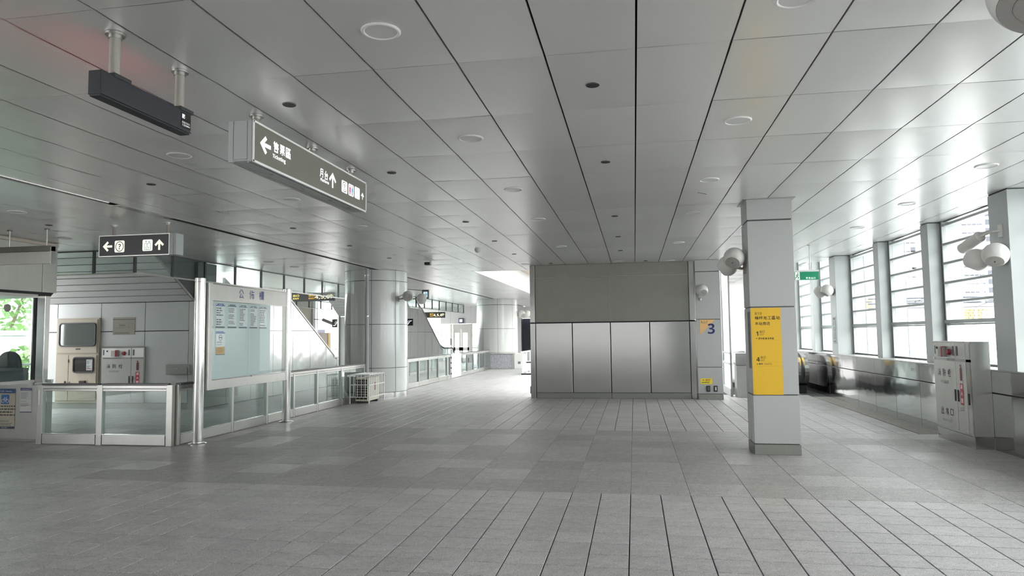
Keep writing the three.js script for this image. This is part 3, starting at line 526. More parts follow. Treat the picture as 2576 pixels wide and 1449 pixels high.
{ // black display box, its lit side turned away
  const z0 = 3.425, z1 = 4.245, x0 = -3.085, x1 = -3.0, y0 = 3.06, y1 = 3.215;
  const t = thing('led_display', 'black display box on two thick poles, its glowing red side turned away', 'display', [-3.04, HC, 3.83]);
  part('case', [B(x0, x1, y0 + 0.012, y1, z0, z1, 0.004), B(x0 + 0.008, x1 - 0.004, y0, y0 + 0.016, z0 + 0.002, z1 - 0.004, 0.004)], M.ledCase, t);
  part('lip', B(x1 - 0.002, x1 + 0.004, y0 + 0.012, y0 + 0.02, z0, z1), M.rubber, t);
  for (const z of [3.585, 4.19]) { post(t, -3.05, z, y1 + 0.01, 0.032, M.galv, 0.056); part('bracket', B(-3.09, -2.995, y1 - 0.006, y1 + 0.02, z - 0.06, z + 0.08, 0.003), M.rubber, t); part('bolt', rod([-3.03, 3.25, z - 0.033], [-3.03, 3.25, z - 0.028], 0.006), M.rusty, t); }
  const tex = canvasTex(256, 256, '#07080a', (c) => { c.fillStyle = '#f4f4f4'; c.fillRect(20, 24, 74, 74); c.fillStyle = '#555'; c.fillRect(66, 60, 22, 30); c.fillStyle = c.strokeStyle = '#e8e8e8'; words(c, '高雄市政府', 18, 148, 40, 3.6, 2); words(c, '交通局', 18, 196, 40, 3.6, 2); fineLines(c, 146, 198, 84, 36, 1, 1.2); });
  part('maker_label', plate('x', x1 + 0.0012, y0 + 0.085, z1 - 0.052, 0.1, 0.1, 0.002), litPrint(tex, 0.1, { roughness: 0.3 }), t, 'white maker lettering');
  part('lit_panel', B(x0 - 0.003, x0, y0 + 0.02, y1 - 0.01, z0 + 0.02, z1 - 0.02), std({ color: lin(0.2, 0.01, 0.01), emissive: lin(1, 0.08, 0.06), emissiveIntensity: 1.2, roughness: 0.5 }), t, 'glowing red panel');
  const l = new THREE.RectAreaLight(new THREE.Color().setRGB(1, 0.12, 0.1), 0.5, 0.75, 0.12); l.position.set(x0 - 0.01, (y0 + y1) / 2, -(z0 + z1) / 2); l.lookAt(x0 - 1, (y0 + y1) / 2 + 0.25, -(z0 + z1) / 2); l.name = 'display_light'; scene.add(l);
}
{ // small black sign by the ticket booth
  const x0 = -8.385, x1 = -7.155, xe = -7.02, y0 = 2.99, y1 = 3.305, z0 = 9.65, z1 = 9.83;
  const t = thing('hanging_sign', 'short black hanging sign with left arrow, question mark, lift symbol and up arrow', 'sign', [-7.7, HC, 9.74]);
  part('case', [B(x0, xe - 0.1, y0 - 0.008, y1 + 0.008, z0 + 0.004, z1, 0.004), B(x1 + 0.012, xe - 0.06, y0 - 0.012, y1 + 0.01, z0 - 0.004, z1 + 0.004, 0.004), B(xe - 0.055, xe - 0.01, y0 - 0.012, y1 + 0.01, z0 - 0.002, z1 + 0.002, 0.004)], M.paint, t);
  part('frame', [B(x0 - 0.012, x1 + 0.012, y1, y1 + 0.014, z0 - 0.004, z0 + 0.01), B(x0 - 0.012, x1 + 0.012, y0 - 0.014, y0, z0 - 0.004, z0 + 0.01), B(x0 - 0.012, x0, y0, y1, z0 - 0.004, z0 + 0.01), B(x1, x1 + 0.012, y0, y1, z0 - 0.004, z0 + 0.01)], M.satin, t);
  for (const x of [-8.205, -7.245]) post(t, x, 9.74, y1, 0.024, M.rusty, 0.05);
  const K = 1024 / (x1 - x0), X = (x) => (x - x0) * K, h = Math.round((y1 - y0) * K);
  const tex = canvasTex(1024, h, '#0b0c0b', (c) => { c.strokeStyle = '#f6f4e2'; arrow(c, 62, h * 0.52, 128, 'left', 30); askIcon(c, 226, h * 0.24, 148, h * 0.6, '#141414', '#f3f3e4'); liftIcon(c, 640, h * 0.24, 148, h * 0.58, '#75827c', '#eef4ec'); c.strokeStyle = '#f6f4e2'; arrow(c, 886, h * 0.3, 128, 'up', 30); });
  part('face', plate('z', (x0 + x1) / 2, (y0 + y1) / 2, z0, x1 - x0, y1 - y0, 0.006), litPrint(tex, 0.22, { roughness: 0.4 }), t);
}
{ // green exit sign
  const t = thing('exit_sign', 'small green hanging emergency exit sign with a running figure near the far windows', 'sign', [3.71, HC, 15.5]);
  const tex = canvasTex(512, 192, '#12805c', (c) => {
    c.fillStyle = '#eef3e6'; c.fillRect(36, 4, 92, 184); c.strokeStyle = c.fillStyle = '#176b50'; c.lineWidth = 15; c.beginPath(); c.arc(92, 34, 13, 0, 7); c.fill();
    for (const l of [[[84, 56], [70, 104]], [[82, 62], [58, 88]], [[84, 62], [112, 84]], [[70, 102], [102, 124], [92, 162]], [[70, 104], [52, 140], [40, 150]]]) { c.beginPath(); l.forEach(([a, b], i) => i ? c.lineTo(a, b) : c.moveTo(a, b)); c.stroke(); }
    c.strokeStyle = '#e9f2ea'; words(c, '緊急出口', 250, 128, 44, 6, 4);
  });
  part('case', B(3.36, 3.885, 2.755, 2.955, 15.5, 15.56, 0.006), M.white, t); part('top_strip', B(3.36, 3.885, 2.93, 2.965, 15.49, 15.57, 0.004), M.white, t);
  part('face', plate('z', 3.6225, 2.842, 15.498, 0.515, 0.172, 0.006), litPrint(tex, 0.08), t);
  part('pole', CY(3.715, 2.96, HC, 15.53, 0.008, 10), M.satin, t); part('flange', CY(3.715, HC - 0.01, HC, 15.53, 0.04, 16), M.satin, t);
}
{ // plain sign in front of the booth canopy
  const t = thing('blank_sign', 'blank grey hanging sign board on two thin rods in front of the ticket booth', 'sign', [-10.1, HC, 9.8]);
  part('board', B(-10.84, -9.4, 2.92, 3.125, 9.78, 9.83, 0.004), M.satin, t); part('hood', prismX([[9.74, 3.125], [9.87, 3.125], [9.87, 3.215], [9.76, 3.215]], -10.84, -9.385), M.dull, t);
  part('end_plate', B(-9.4, -9.385, 2.915, 3.2, 9.765, 9.85), M.chrome, t);
  for (const x of [-10.24, -9.52]) { part('rod', CY(x, 3.2, HC, 9.81, 0.012, 12), M.satin, t); part('flange', CY(x, HC - 0.012, HC, 9.81, 0.04, 18), M.darkSteel, t); }
}
// ---- signs deep in the hall
function farDisplay(label, x0, x1, y0, y1, z) {
  const t = thing('platform_display', label, 'sign', [(x0 + x1) / 2, y1, z]);
  const tex = canvasTex(1024, 160, '#0a0908', (c) => {
    c.strokeStyle = c.fillStyle = '#f2df6a'; latin(c, '1,2,3', 60, 124, 128, 'bold'); for (const [u, col] of [[395, '#f2df6a'], [640, '#e0b030']]) { c.strokeStyle = c.fillStyle = col; words(c, '出口', u, 22, 50, 7); latin(c, 'EXIT', u, 128, 46, 'bold'); }
    c.strokeStyle = c.fillStyle = '#f6eec0'; latin(c, '4,5,6', 738, 120, 104, 'bold'); arrow(c, 990, 34, 84, 'up', 14);
  });
  part('case', B(x0, x1, y0, y1, z, z + 0.14, 0.01), M.black, t); part('face', plate('z', (x0 + x1) / 2, (y0 + y1) / 2, z - 0.002, x1 - x0 - 0.03, y1 - y0 - 0.03, 0.006), litPrint(tex, 0.2), t);
  for (const x of [x0 + 0.4, x1 - 0.4]) part('pole', CY(x, y1, HC + 0.012, z + 0.07, 0.025), M.satin, t);
}
farDisplay('wide black display with yellow exit numbers hanging beyond the notice board', -13.6, -10.94, 3.02, 3.33, 24);
farDisplay('farther black display with yellow exit numbers above the distant escalator', -13.1, -10.75, 2.72, 3.05, 38.5);
{
  const tex = canvasTex(128, 128, '#23262c', (c) => { c.fillStyle = '#cfe0f2'; c.fillRect(22, 26, 88, 84); c.strokeStyle = '#2b9c8c'; arrow(c, 98, 68, 62, 'right', 10); });
  const t = thing('arrow_sign', 'little square lit sign with a green right-pointing arrow beside the round column', 'sign', [-6.18, 2.92, 20]);
  part('case', B(-6.285, -6.075, 2.785, 3.06, 20, 20.08, 0.006), M.darkSteel, t); part('face', plate('z', -6.18, 2.922, 19.998, 0.19, 0.25, 0.006), litPrint(tex, 0.2), t); part('arm', rod([-6.28, 3.04, 20.04], [-6.55, 3.04, 19.3], 0.012), M.darkSteel, t);
  const tex2 = canvasTex(128, 128, '#111318', (c) => { c.strokeStyle = '#f4f4f4'; c.lineCap = 'round'; c.lineWidth = 17; c.beginPath(); c.moveTo(24, 100); c.lineTo(46, 100); c.lineTo(88, 38); c.lineTo(108, 38); c.stroke(); c.lineWidth = 7; c.beginPath(); c.moveTo(40, 66); c.lineTo(66, 30); c.stroke(); });
  [['black escalator sign on the far escalator wall, just right of the round column', -10.19, -9.83, 2.15, 2.46, 29.9], ['black escalator sign left of the big round column, by the far opening', -13.75, -13.36, 2.12, 2.5, 30]].forEach(([label, x0, x1, y0, y1, z]) => {
    const e = thing('escalator_sign', label, 'sign', [(x0 + x1) / 2, y0, z]); part('case', B(x0, x1, y0, y1, z, z + 0.06, 0.004), M.black, e); part('face', plate('z', (x0 + x1) / 2, (y0 + y1) / 2, z - 0.002, x1 - x0 - 0.01, y1 - y0 - 0.01, 0.005), litPrint(tex2, 0.12), e); part('rod', CY(x0 + 0.1, y1, HC + 0.012, z + 0.03, 0.012), M.satin, e);
  });
}

// ================================================================ BALL SPOTLIGHTS AND OTHER FITTINGS
function ball(c, r, d, parent) {                // a white ball cut open on the side d, with a flat disc in the cut
  const pts = []; const open = 0.72; for (let k = 0; k <= 18; k++) { const a = Math.PI - (Math.PI - open) * k / 18; pts.push(new THREE.Vector2(Math.max(1e-4, r * Math.sin(a)), r * Math.cos(a))); }
  const q = new THREE.Quaternion().setFromUnitVectors(new THREE.Vector3(0, 1, 0), new THREE.Vector3(d[0], d[1], -d[2]).normalize());
  const place = (g) => { g = flat(g); g.applyQuaternion(q); g.translate(c[0], c[1], -c[2]); return boxUV(g); };
  const rr = r * Math.sin(open), yy = r * Math.cos(open);
  const shell = part('ball', [place(new THREE.LatheGeometry(pts.reverse(), 32))], M.lampWhite, parent);
  const f = new THREE.CylinderGeometry(rr * 0.99, rr * 0.99, 0.01, 28); f.translate(0, yy - 0.004, 0); const f2 = new THREE.TorusGeometry(rr * 0.6, 0.003, 6, 24); f2.rotateX(Math.PI / 2); f2.translate(0, yy + 0.001, 0); part('face_disc', [place(f), place(f2)], M.lampFace, shell);
  const s = new THREE.CylinderGeometry(0.008, 0.008, 0.012, 10); s.translate(0, yy + 0.004, 0); part('screw', place(s), M.rubber, shell);
  return shell;
}
function twin(label, a, da, b, db, wall, r) {   // wall: the point of the wall plate and the face direction
  const t = thing('twin_spotlight', label, 'spotlight', wall.p, { group: 'white ball spotlights' });
  const [x, y, z] = wall.p, n = wall.n, e = 0.06;
  part('wall_plate', B(x - (n[0] ? 0.012 : 0.05), x + (n[0] ? 0.012 : 0.05), y - 0.075, y + 0.075, z - (n[2] ? 0.012 : 0.05), z + (n[2] ? 0.012 : 0.05), 0.004), M.rusty, t);
  const mid = [x + n[0] * e, y, z + n[2] * e];
  part('arm', [rod([x, y, z], mid, 0.018), rod(mid, a, 0.016), rod(mid, b, 0.016)], M.rusty, t);
  part('cable', tube([[x + n[0] * 0.01, y + 0.07, z + n[2] * 0.01], [(x + a[0]) / 2, y + 0.12, (z + a[2]) / 2], [a[0], a[1] + r * 0.7, a[2]]], 0.007, 14, 6), M.rubber, t);
  ball(a, r, da, t); ball(b, r, db, t); return t;
}
twin('pair of white ball spotlights on the square column with the yellow sign', [1.405, 2.70, 10.05], [-0.35, -0.75, -0.75], [1.36, 2.625, 10.42], [-0.75, -0.5, 0.35], { p: [1.566, 2.56, 10.2], n: [-1, 0, 0] }, 0.148);
twin('pair of white ball spotlights on the nearest window column, below the tube speaker', [4.69, 2.632, 9.98], [-0.35, -0.82, -0.5], [4.68, 2.615, 10.48], [-0.35, -0.85, 0.4], { p: [4.845, 2.6, 10.2], n: [-1, 0, 0] }, 0.158);
twin('pair of white ball spotlights on the farther broad window column, right of the green sign', [4.68, 2.66, 18.0], [-0.5, -0.7, -0.1], [4.6, 2.645, 18.36], [-0.7, -0.5, 0.3], { p: [4.845, 2.62, 18.16], n: [-1, 0, 0] }, 0.15);
twin('pair of white ball spotlights on the right side of the big round column', [-6.12, 2.765, 18.2], [0.5, -0.3, -0.8], [-5.82, 2.70, 18.5], [0.8, -0.3, 0.1], { p: [-6.42, 2.7, 18.3], n: [1, 0, 0] }, 0.15);
twin('pair of small far-off white ball spotlights beside the distant round column', [-5.72, 2.75, 35.2], [0.6, -0.5, -0.5], [-5.45, 2.74, 35.4], [0.8, -0.4, 0.1], { p: [-5.92, 2.72, 35.2], n: [1, 0, 0] }, 0.2);
{
  const t = twin('pair of white ball spotlights cut off by the top right corner', [1.235, 2.69, 2.25], [-0.4, -0.8, -0.3], [1.32, 2.67, 1.95], [-0.6, -0.6, -0.4], { p: [1.566, 2.66, 2.12], n: [-1, 0, 0] }, 0.15);
  const s = thing('ball_spotlight', 'single white ball spotlight on the column with the number 3', 'spotlight', [1.68, 2.7, 17.9]);
  part('wall_plate', B(1.62, 1.72, 2.64, 2.78, 17.875, 17.9, 0.004), M.lampWhite, s); ball([1.682, 2.715, 17.76], 0.15, [0.25, -0.6, -0.75], s); part('lug', B(1.6, 1.64, 2.56, 2.62, 17.86, 17.9, 0.004), M.lampWhite, s);
  const d = thing('sensor_knob', 'tiny white sensor knob below the ball spotlight on the number 3 column', 'sensor', [1.62, 2.55, 17.9]); const g = new THREE.SphereGeometry(0.04, 16, 10); g.translate(1.642, 2.5, -17.87); part('dome', boxUV(flat(g)), M.lampWhite, d); part('foot', B(1.61, 1.67, 2.47, 2.53, 17.885, 17.9), M.lampWhite, d);
  const c = thing('tube_speaker', 'white cylindrical speaker on an angled arm high on the nearest window column', 'speaker', [4.85, 2.95, 10.25]);
  part('barrel', [rod([4.62, 2.80, 10.72], [4.69, 2.925, 10.36], 0.077, 28), rod([4.688, 2.92, 10.37], [4.694, 2.932, 10.335], 0.072, 28, 0.05)], M.lampWhite, c); part('grille', rod([4.6205, 2.801, 10.717], [4.6185, 2.797, 10.728], 0.07, 28), M.lampFace, c);
  part('arm', [rod([4.693, 2.93, 10.34], [4.77, 2.965, 10.2], 0.016), rod([4.77, 2.965, 10.2], [4.845, 2.965, 10.14], 0.016)], M.lampWhite, c); part('wall_plate', B(4.83, 4.85, 2.88, 3.05, 10.09, 10.19, 0.004), M.lampWhite, c);
}
// ---- ceiling fittings
{
  const rows = [['in the row left of the middle joint', -1.47, [3.87, 6.2, 8.53, 10.85, 14.33]], ['in the row right of the middle joint', 0.93, [3.93, 6.17, 8.52, 10.83, 14.34, 17.8]], ['in the row above the right-hand windows', 3.96, [8.51, 10.82, 13.1]], ['in the row above the hanging signs', -4.47, [6.16, 8.46, 10.84, 14.29]], ['in the row over the ticket booth', -8.66, [8.4, 15.32, 16.6]], ['in the short far row by the steel partition', -2.745, [17.64]], ['above the middle of the steel partition', -0.366, [17.64]], ['over the booth canopy', -10.07, [10.78]]];
  const root = thing('downlight', '', 'light', [0, HC, 4], { group: 'round ceiling downlights' });
  part('ring', ringY(0, HC - 0.0005, 4, 0.098, 0.12, 0.012, 32), M.white, root); part('diffuser', dsk(0, HC - 0.001, 4, 0.1, 0.004, 32), std({ color: lin(0.64, 0.64, 0.62), roughness: 0.3 }), root);
  let first = true;
  for (const [where, x, zs] of rows) zs.forEach((z, i) => { const label = `round ceiling downlight ${where}${zs.length > 1 ? ', ' + (i ? ORD[i] + ' ' : '') + 'nearest' : ''}`; if (first) { root.position.set(x, HC, -z); root.userData.label = label; first = false; } else copyOf(root, [x, HC, z], label); });
  const rows2 = [['in the row left of the middle joint', -0.262, [5.04, 7.37, 10.83, 13.16, 15.38]], ['in the row left of the first joint', -2.655, [4.98, 7.33, 10.81, 13.15, 15.4]], ['in the row beyond the hanging signs', -5.628, [7.25, 10.73, 13.08, 15.38]], ['above the left half of the steel partition', -2.08, [17.63]], ['above the right half of the steel partition', 0.32, [17.74]], ['beside the booth sign rod', -9.18, [9.49]]];
  const rt = thing('ceiling_speaker', '', 'speaker', [0, HC, 5], { group: 'small dark ceiling discs' });
  part('grille', dsk(0, HC, 5, 0.048, 0.006, 20), M.rubber, rt); part('rim', ringY(0, HC, 5, 0.046, 0.053, 0.008, 20), M.darkSteel, rt);
  first = true;
  for (const [where, x, zs] of rows2) zs.forEach((z, i) => { const label = `small dark ceiling disc ${where}${zs.length > 1 ? ', ' + (i ? ORD[i] + ' ' : '') + 'nearest' : ''}`; if (first) { rt.position.set(x, HC, -z); rt.userData.label = label; first = false; } else copyOf(rt, [x, HC, z], label); });
  const s = thing('smoke_detector', 'cream dome smoke detector on the ceiling left of the steel partition', 'detector', [-3.26, HC, 14.3]);
  part('base', CY(-3.26, HC - 0.03, HC, 14.3, 0.06), M.lampWhite, s); const g = new THREE.SphereGeometry(0.052, 18, 10, 0, Math.PI * 2, Math.PI / 2, Math.PI / 2); g.translate(-3.26, HC - 0.03, -14.3); part('dome', boxUV(flat(g)), M.lampWhite, s);
  const c = thing('ceiling_camera', 'small black box camera under the ceiling near the big round column', 'camera', [-4.96, HC, 16.3]);
  part('body', B(-5.03, -4.9, HC - 0.1, HC - 0.03, 16.2, 16.36, 0.006), M.rubber, c); part('mount', B(-4.9, -4.86, HC - 0.09, HC, 16.24, 16.34), M.white, c);
  const tp = thing('loose_tape', 'thin dark strip of tape curling down from the ceiling beside the middle row of downlights', 'tape', [0.93, HC, 9.1]);
  const g2 = []; let q = [0.86, HC - 0.001, 9.28]; for (const n of [[0.9, HC - 0.012, 9.27], [0.935, HC - 0.035, 9.2], [0.955, HC - 0.06, 9.12]]) { g2.push(bar(q, n, 0.012, 0.003)); q = n; } part('strip', g2, M.rubber, tp);
}

// ================================================================ GLASS RAILINGS
function railBay(o, axis, at, a, b) {           // one bay between posts a and b: cap rail, beam, glass and kick box
  const bx = (u0, u1, v0, v1, y0, y1, r = 0) => axis === 'x' ? B(u0, u1, y0, y1, at + v0, at + v1, r) : B(at - v1, at - v0, y0, y1, u0, u1, r);
  part('cap_rail', bx(a - 0.02, b + 0.02, -0.012, 0.08, 0.94, 0.968, 0.008), M.darkSteel, o);
  part('beam', [bx(a, b, 0, 0.065, 0.885, 0.938, 0.005), bx(a, b, 0.004, 0.06, 0.846, 0.882, 0.005)], M.satin, o);
  part('glass_pane', bx(a, b, 0.03, 0.038, 0.17, 0.85), M.greenGlass, o);
  part('kick_box', bx(a + 0.012, b - 0.012, -0.004, 0.06, 0.012, 0.165, 0.004), M.satin, o); part('kick_rail', bx(a, b, 0.0, 0.06, 0.165, 0.172), M.chrome, o);
}
function railPost(o, axis, at, u) { part('post', axis === 'x' ? B(u - 0.05, u + 0.05, 0, 0.945, at - 0.004, at + 0.07, 0.004) : B(at - 0.07, at + 0.004, 0, 0.945, u - 0.03, u + 0.03, 0.004), M.satin, o); }
{
  const o = thing('glass_railing', 'steel and glass railing facing the viewer between the ticket booth and the first pole', 'railing', [-8.3, 0, 9.73]);
  const us = [-9.46, -8.37, -7.14]; us.forEach((u) => railPost(o, 'x', 9.72, u)); for (let k = 0; k < 2; k++) railBay(o, 'x', 9.72, us[k] + 0.05, us[k + 1] - 0.05);
  part('lock_plate', B(-9.5, -9.47, 0.62, 0.86, 9.712, 9.718, 0.003), M.chrome, o);
  const l = thing('glass_railing', 'long steel and glass railing from the corner past the notice board', 'railing', [-7.08, 0, 13.5]);
  const zs = [9.84, 10.35, 11.31, 12.48, 13.56, 14.65, 15.95, 17.4]; zs.forEach((z) => railPost(l, 'z', -7.05, z)); for (let k = 0; k < 7; k++) railBay(l, 'z', -7.05, zs[k] + 0.03, zs[k + 1] - 0.03);
  const m = thing('glass_railing', 'farther steel and glass railing beyond the big round column, before the white gate', 'railing', [-7.08, 0, 23]);
  const ms = [19.8, 20.95, 22.1, 23.25, 24.4, 25.6, 26.05]; ms.forEach((z) => railPost(m, 'z', -7.05, z)); for (let k = 0; k < 6; k++) railBay(m, 'z', -7.05, ms[k] + 0.03, ms[k + 1] - 0.03);
  const n = thing('glass_railing', 'farthest steel and glass railing between the white gate and the granite block', 'railing', [-7.08, 0, 31]);
  const ns = [27.7, 28.85, 30, 31.15, 32.3, 33.4]; ns.forEach((z) => railPost(n, 'z', -7.05, z)); for (let k = 0; k < 5; k++) railBay(n, 'z', -7.05, ns[k] + 0.03, ns[k + 1] - 0.03);
  const g = thing('service_gate', 'white panel gate set in the far railing', 'gate', [-7.05, 0, 26.9]);
  part('panel', B(-7.1, -7.03, 0.03, 0.96, 26.16, 27.66, 0.006), M.white, g); for (const y of [0.2, 0.42, 0.62, 0.82]) part('hinge', B(-7.06, -7.02, y - 0.03, y + 0.03, 26.11, 26.17, 0.004), M.darkSteel, g);
  const f = thing('white_railing', 'short white railing glimpsed at the left edge of the steel partition', 'railing', [-4.2, 0, 26]);
  for (let k = 0; k < 5; k++) part('post', B(-4.65, -4.6, 0, 0.95, 28.5 + k * 1.1, 28.56 + k * 1.1), M.white, f); part('top_rail', B(-4.68, -4.57, 0.92, 0.98, 28.4, 33.1, 0.01), M.white, f); part('pane', B(-4.63, -4.62, 0.1, 0.9, 28.5, 33), M.greenGlass, f);
}
// ---- two round steel poles with the notice board between them
{
  const P = [['taller-looking near steel pole at the corner of the glass railing', -6.82, 9.98], ['second round steel pole, at the far edge of the notice board', -6.8, 12.76]];
  for (const [label, x, z] of P) { const o = thing('steel_pole', label, 'pole', [x, 0, z]); part('shaft', [CY(x, 0, 2.56, z, 0.08, 36), CY(x, 2.565, 2.62, z, 0.081, 36), CY(x, 2.62, 2.628, z, 0.081, 36, 0.072)], M.chrome, o); part('flange', [CY(x, 0, 0.016, z, 0.14, 36), CY(x, 0.016, 0.03, z, 0.14, 36, 0.095)], M.chrome, o); }
  const o = thing('notice_board', 'tall glazed notice board in a steel frame hung between two steel poles', 'notice board', [-6.78, 0.8, 11.35]);
  const xf = -6.73, xb = -6.81, z0 = 10.08, z1 = 12.64;
  part('header', B(xb, xf, 2.275, 2.545, z0 + 0.1, z1 - 0.05, 0.004), M.satin, o); part('sill', B(xb, xf, 0.83, 0.985, z0 + 0.1, z1 - 0.05, 0.004), M.satin, o); part('sill', B(xb, xf + 0.004, 0.985, 1.0, z0 + 0.1, z1 - 0.05, 0.003), M.chrome, o);
  part('stile', B(xb - 0.01, xf + 0.006, 0.83, 2.56, z0, z0 + 0.1, 0.006), M.satin, o); part('stile', B(xb - 0.01, xf + 0.006, 0.83, 2.56, z1 - 0.05, z1, 0.006), M.satin, o);
  part('head_bead', B(xb, xf + 0.005, 2.268, 2.278, z0 + 0.1, z1 - 0.05), M.chrome, o); part('top_bead', B(xb, xf + 0.004, 2.545, 2.558, z0 + 0.1, z1 - 0.05), M.chrome, o);
  part('back_panel', [B(xb + 0.004, xb + 0.016, 1.0, 2.27, z0 + 0.1, 11.345), B(xb + 0.004, xb + 0.016, 1.0, 2.27, 11.351, 12.1)], M.boardBack, o);
  part('glass_pane', B(xf - 0.012, xf - 0.007, 1.0, 2.27, z0 + 0.1, 11.346), M.glass, o); part('glass_pane', B(xf - 0.012, xf - 0.007, 1.0, 2.27, 11.35, z1 - 0.05), M.glass, o);
  for (const [z, w] of [[9.98, -1], [12.76, 1]]) for (const y of [2.46, 2.12, 0.92]) part('stand_off', rod([-6.8, y, z - w * 0.081], [-6.8, y, z - w * (w < 0 ? 0.1 : 0.12)], 0.022, 14), M.chrome, o);
  part('lock', rod([xf + 0.004, 0.99, 11.35], [xf + 0.012, 0.99, 11.35], 0.014), M.darkSteel, o);
  const tt = canvasTex(1024, 256, '#000', (c) => { c.clearRect(0, 0, 1024, 256); c.strokeStyle = '#3c447e'; [[30, '公'], [410, '佈'], [780, '欄']].forEach(([u, ch]) => hanzi(c, ch, u, 30, 196, 17)); });
  const lt = print(tt, { transparent: true, roughness: 0.4 }); part('lettering', plate('x', xf + 0.001, 2.43, 11.345, 0.9, 0.225, 0.002), lt, o, 'blue lettering');
  // papers behind the glass
  const head = ['#5b6790', '#4d5aa0', '#6b7684', '#707c86', '#8a90a4', '#77829c'];
  const sheet = (seed, hd, kind) => canvasTex(192, 300, '#dfe4e6', (c) => {
    c.fillStyle = hd; c.fillRect(0, 0, 192, 30); c.fillStyle = '#eee'; fineLines(c, 60, 8, 80, 16, 1, 1); c.fillStyle = '#4a5058';
    if (kind === 1) { c.strokeStyle = '#7a4a66'; c.lineWidth = 8; c.beginPath(); c.arc(96, 80, 34, 0, 7); c.stroke(); c.fillRect(62, 74, 68, 12); fineLines(c, 20, 126, 150, 50, 4); c.fillStyle = '#c79a4e'; c.fillRect(0, 196, 192, 84); c.fillStyle = '#8d6a30'; fineLines(c, 16, 204, 160, 66, 5); c.fillStyle = '#8a8376'; c.fillRect(0, 282, 192, 18); } else if (kind === 2) { c.strokeStyle = '#333'; c.lineWidth = 4; c.strokeRect(10, 40, 172, 228); c.beginPath(); c.arc(96, 120, 30, 0, 7); c.stroke(); c.fillRect(80, 128, 32, 40); fineLines(c, 24, 180, 140, 60, 4); c.fillStyle = '#777'; c.fillRect(0, 282, 192, 18); } else { fineLines(c, 14, 44, 164, 226, [9, 8, 14, 11, 13, 10][seed]); c.fillStyle = '#6d7684'; c.fillRect(0, 280, 192, 20); }
  });
  const zs = [[10.19, 10.29], [10.364, 10.616], [10.71, 10.964], [11.05, 11.295], [11.387, 11.64], [11.713, 11.97]], wh = ['leftmost printed notice in the top row of the board, partly behind the frame', 'second printed notice from the left in the top row, with a blue heading', 'third printed notice from the left in the top row, densely typed', 'fourth printed notice from the left in the top row, just left of the glass joint', 'fifth printed notice in the top row, just right of the glass joint', 'rightmost printed notice in the top row of the board'];
  zs.forEach(([a, b], i) => { const n = thing('paper_notice', wh[i], 'notice', [-6.79, 1.83, (a + b) / 2], { group: 'notices pinned in the notice board' }); part('sheet', plate('x', xb + 0.018, 2.035, (a + b) / 2, b - a, 0.405, 0.002), print(sheet(i, head[i], 0), { roughness: 0.3 }), n); part('tape', [plate('x', xb + 0.02, 2.225, a + 0.02, 0.03, 0.02, 0.001), plate('x', xb + 0.02, 2.225, b - 0.02, 0.03, 0.02, 0.001)], M.white, n); });
  [[10.185, 10.285, 2, 'black-framed notice at the left end of the lower row of the board'], [10.378, 10.632, 1, 'notice with a red ring and ochre lower half in the lower row']].forEach(([a, b, k, label]) => { const n = thing('paper_notice', label, 'notice', [-6.79, 1.38, (a + b) / 2], { group: 'notices pinned in the notice board' }); part('sheet', plate('x', xb + 0.018, 1.58, (a + b) / 2, b - a, 0.395, 0.002), print(sheet(0, k === 1 ? '#6a74a8' : '#7c868c', k), { roughness: 0.3 }), n); part('tape', plate('x', xb + 0.02, 1.772, b - 0.02, 0.03, 0.02, 0.001), M.white, n); });
}
// ---- caged outdoor unit of an air conditioner
{
  const cx0 = -7.0, cx1 = -6.53;                // the cage stands clear of the railing
  const c = thing('wire_cage', 'white bar cage standing at the end of the long railing', 'cage', [-6.8, 0, 16.9]);
  const X0 = -7.03, X1 = -6.53, Z0 = 16.4, Z1 = 17.44, Yt = 0.715, b = [];
  for (const x of [X0, X1]) for (const z of [Z0, Z1]) part('upright', B(x - 0.012, x + 0.012, 0, Yt, z - 0.012, z + 0.012), M.white, c);
  for (const y of [0.16, 0.46, Yt]) { b.push(bar([X0, y, Z0], [X1, y, Z0], 0.02, 0.02), bar([X0, y, Z1], [X1, y, Z1], 0.02, 0.02), bar([X0, y, Z0], [X0, y, Z1], 0.02, 0.02), bar([X1, y, Z0], [X1, y, Z1], 0.02, 0.02)); }
  part('rail', b, M.white, c);
  for (let k = 1; k < 9; k++) { const z = Z0 + k * (Z1 - Z0) / 9; part('bar', B(X1 - 0.008, X1 + 0.008, 0.16, Yt, z - 0.008, z + 0.008), M.white, c); }
  for (let k = 1; k < 5; k++) { const x = X0 + k * (X1 - X0) / 5; part('bar', B(x - 0.007, x + 0.007, 0.16, Yt, Z0 - 0.007, Z0 + 0.007), M.white, c); part('bar', B(x - 0.007, x + 0.007, Yt - 0.008, Yt + 0.008, Z0, Z1), M.white, c); }
  const u = thing('air_conditioner', 'cream outdoor air conditioner unit with a black grille inside the white cage', 'air conditioner', [-6.8, 0, 16.9]);
  part('body', B(-6.93, -6.6, 0.05, 0.63, 16.5, 17.3, 0.015), std({ color: lin(0.66, 0.62, 0.52), roughness: 0.5 }), u); part('foot', [B(-6.93, -6.6, 0, 0.05, 16.6, 16.66), B(-6.93, -6.6, 0, 0.05, 17.14, 17.2)], M.darkSteel, u);
  for (let r = 0; r < 8; r++) for (let k = 0; k < 3; k++) part('grille_opening', B(-6.905 + k * 0.1, -6.82 + k * 0.1, 0.1 + r * 0.063, 0.15 + r * 0.063, 16.494, 16.502), M.black, u);
  part('side_label', B(-6.602, -6.597, 0.3, 0.5, 16.95, 17.02), M.red, u);
}

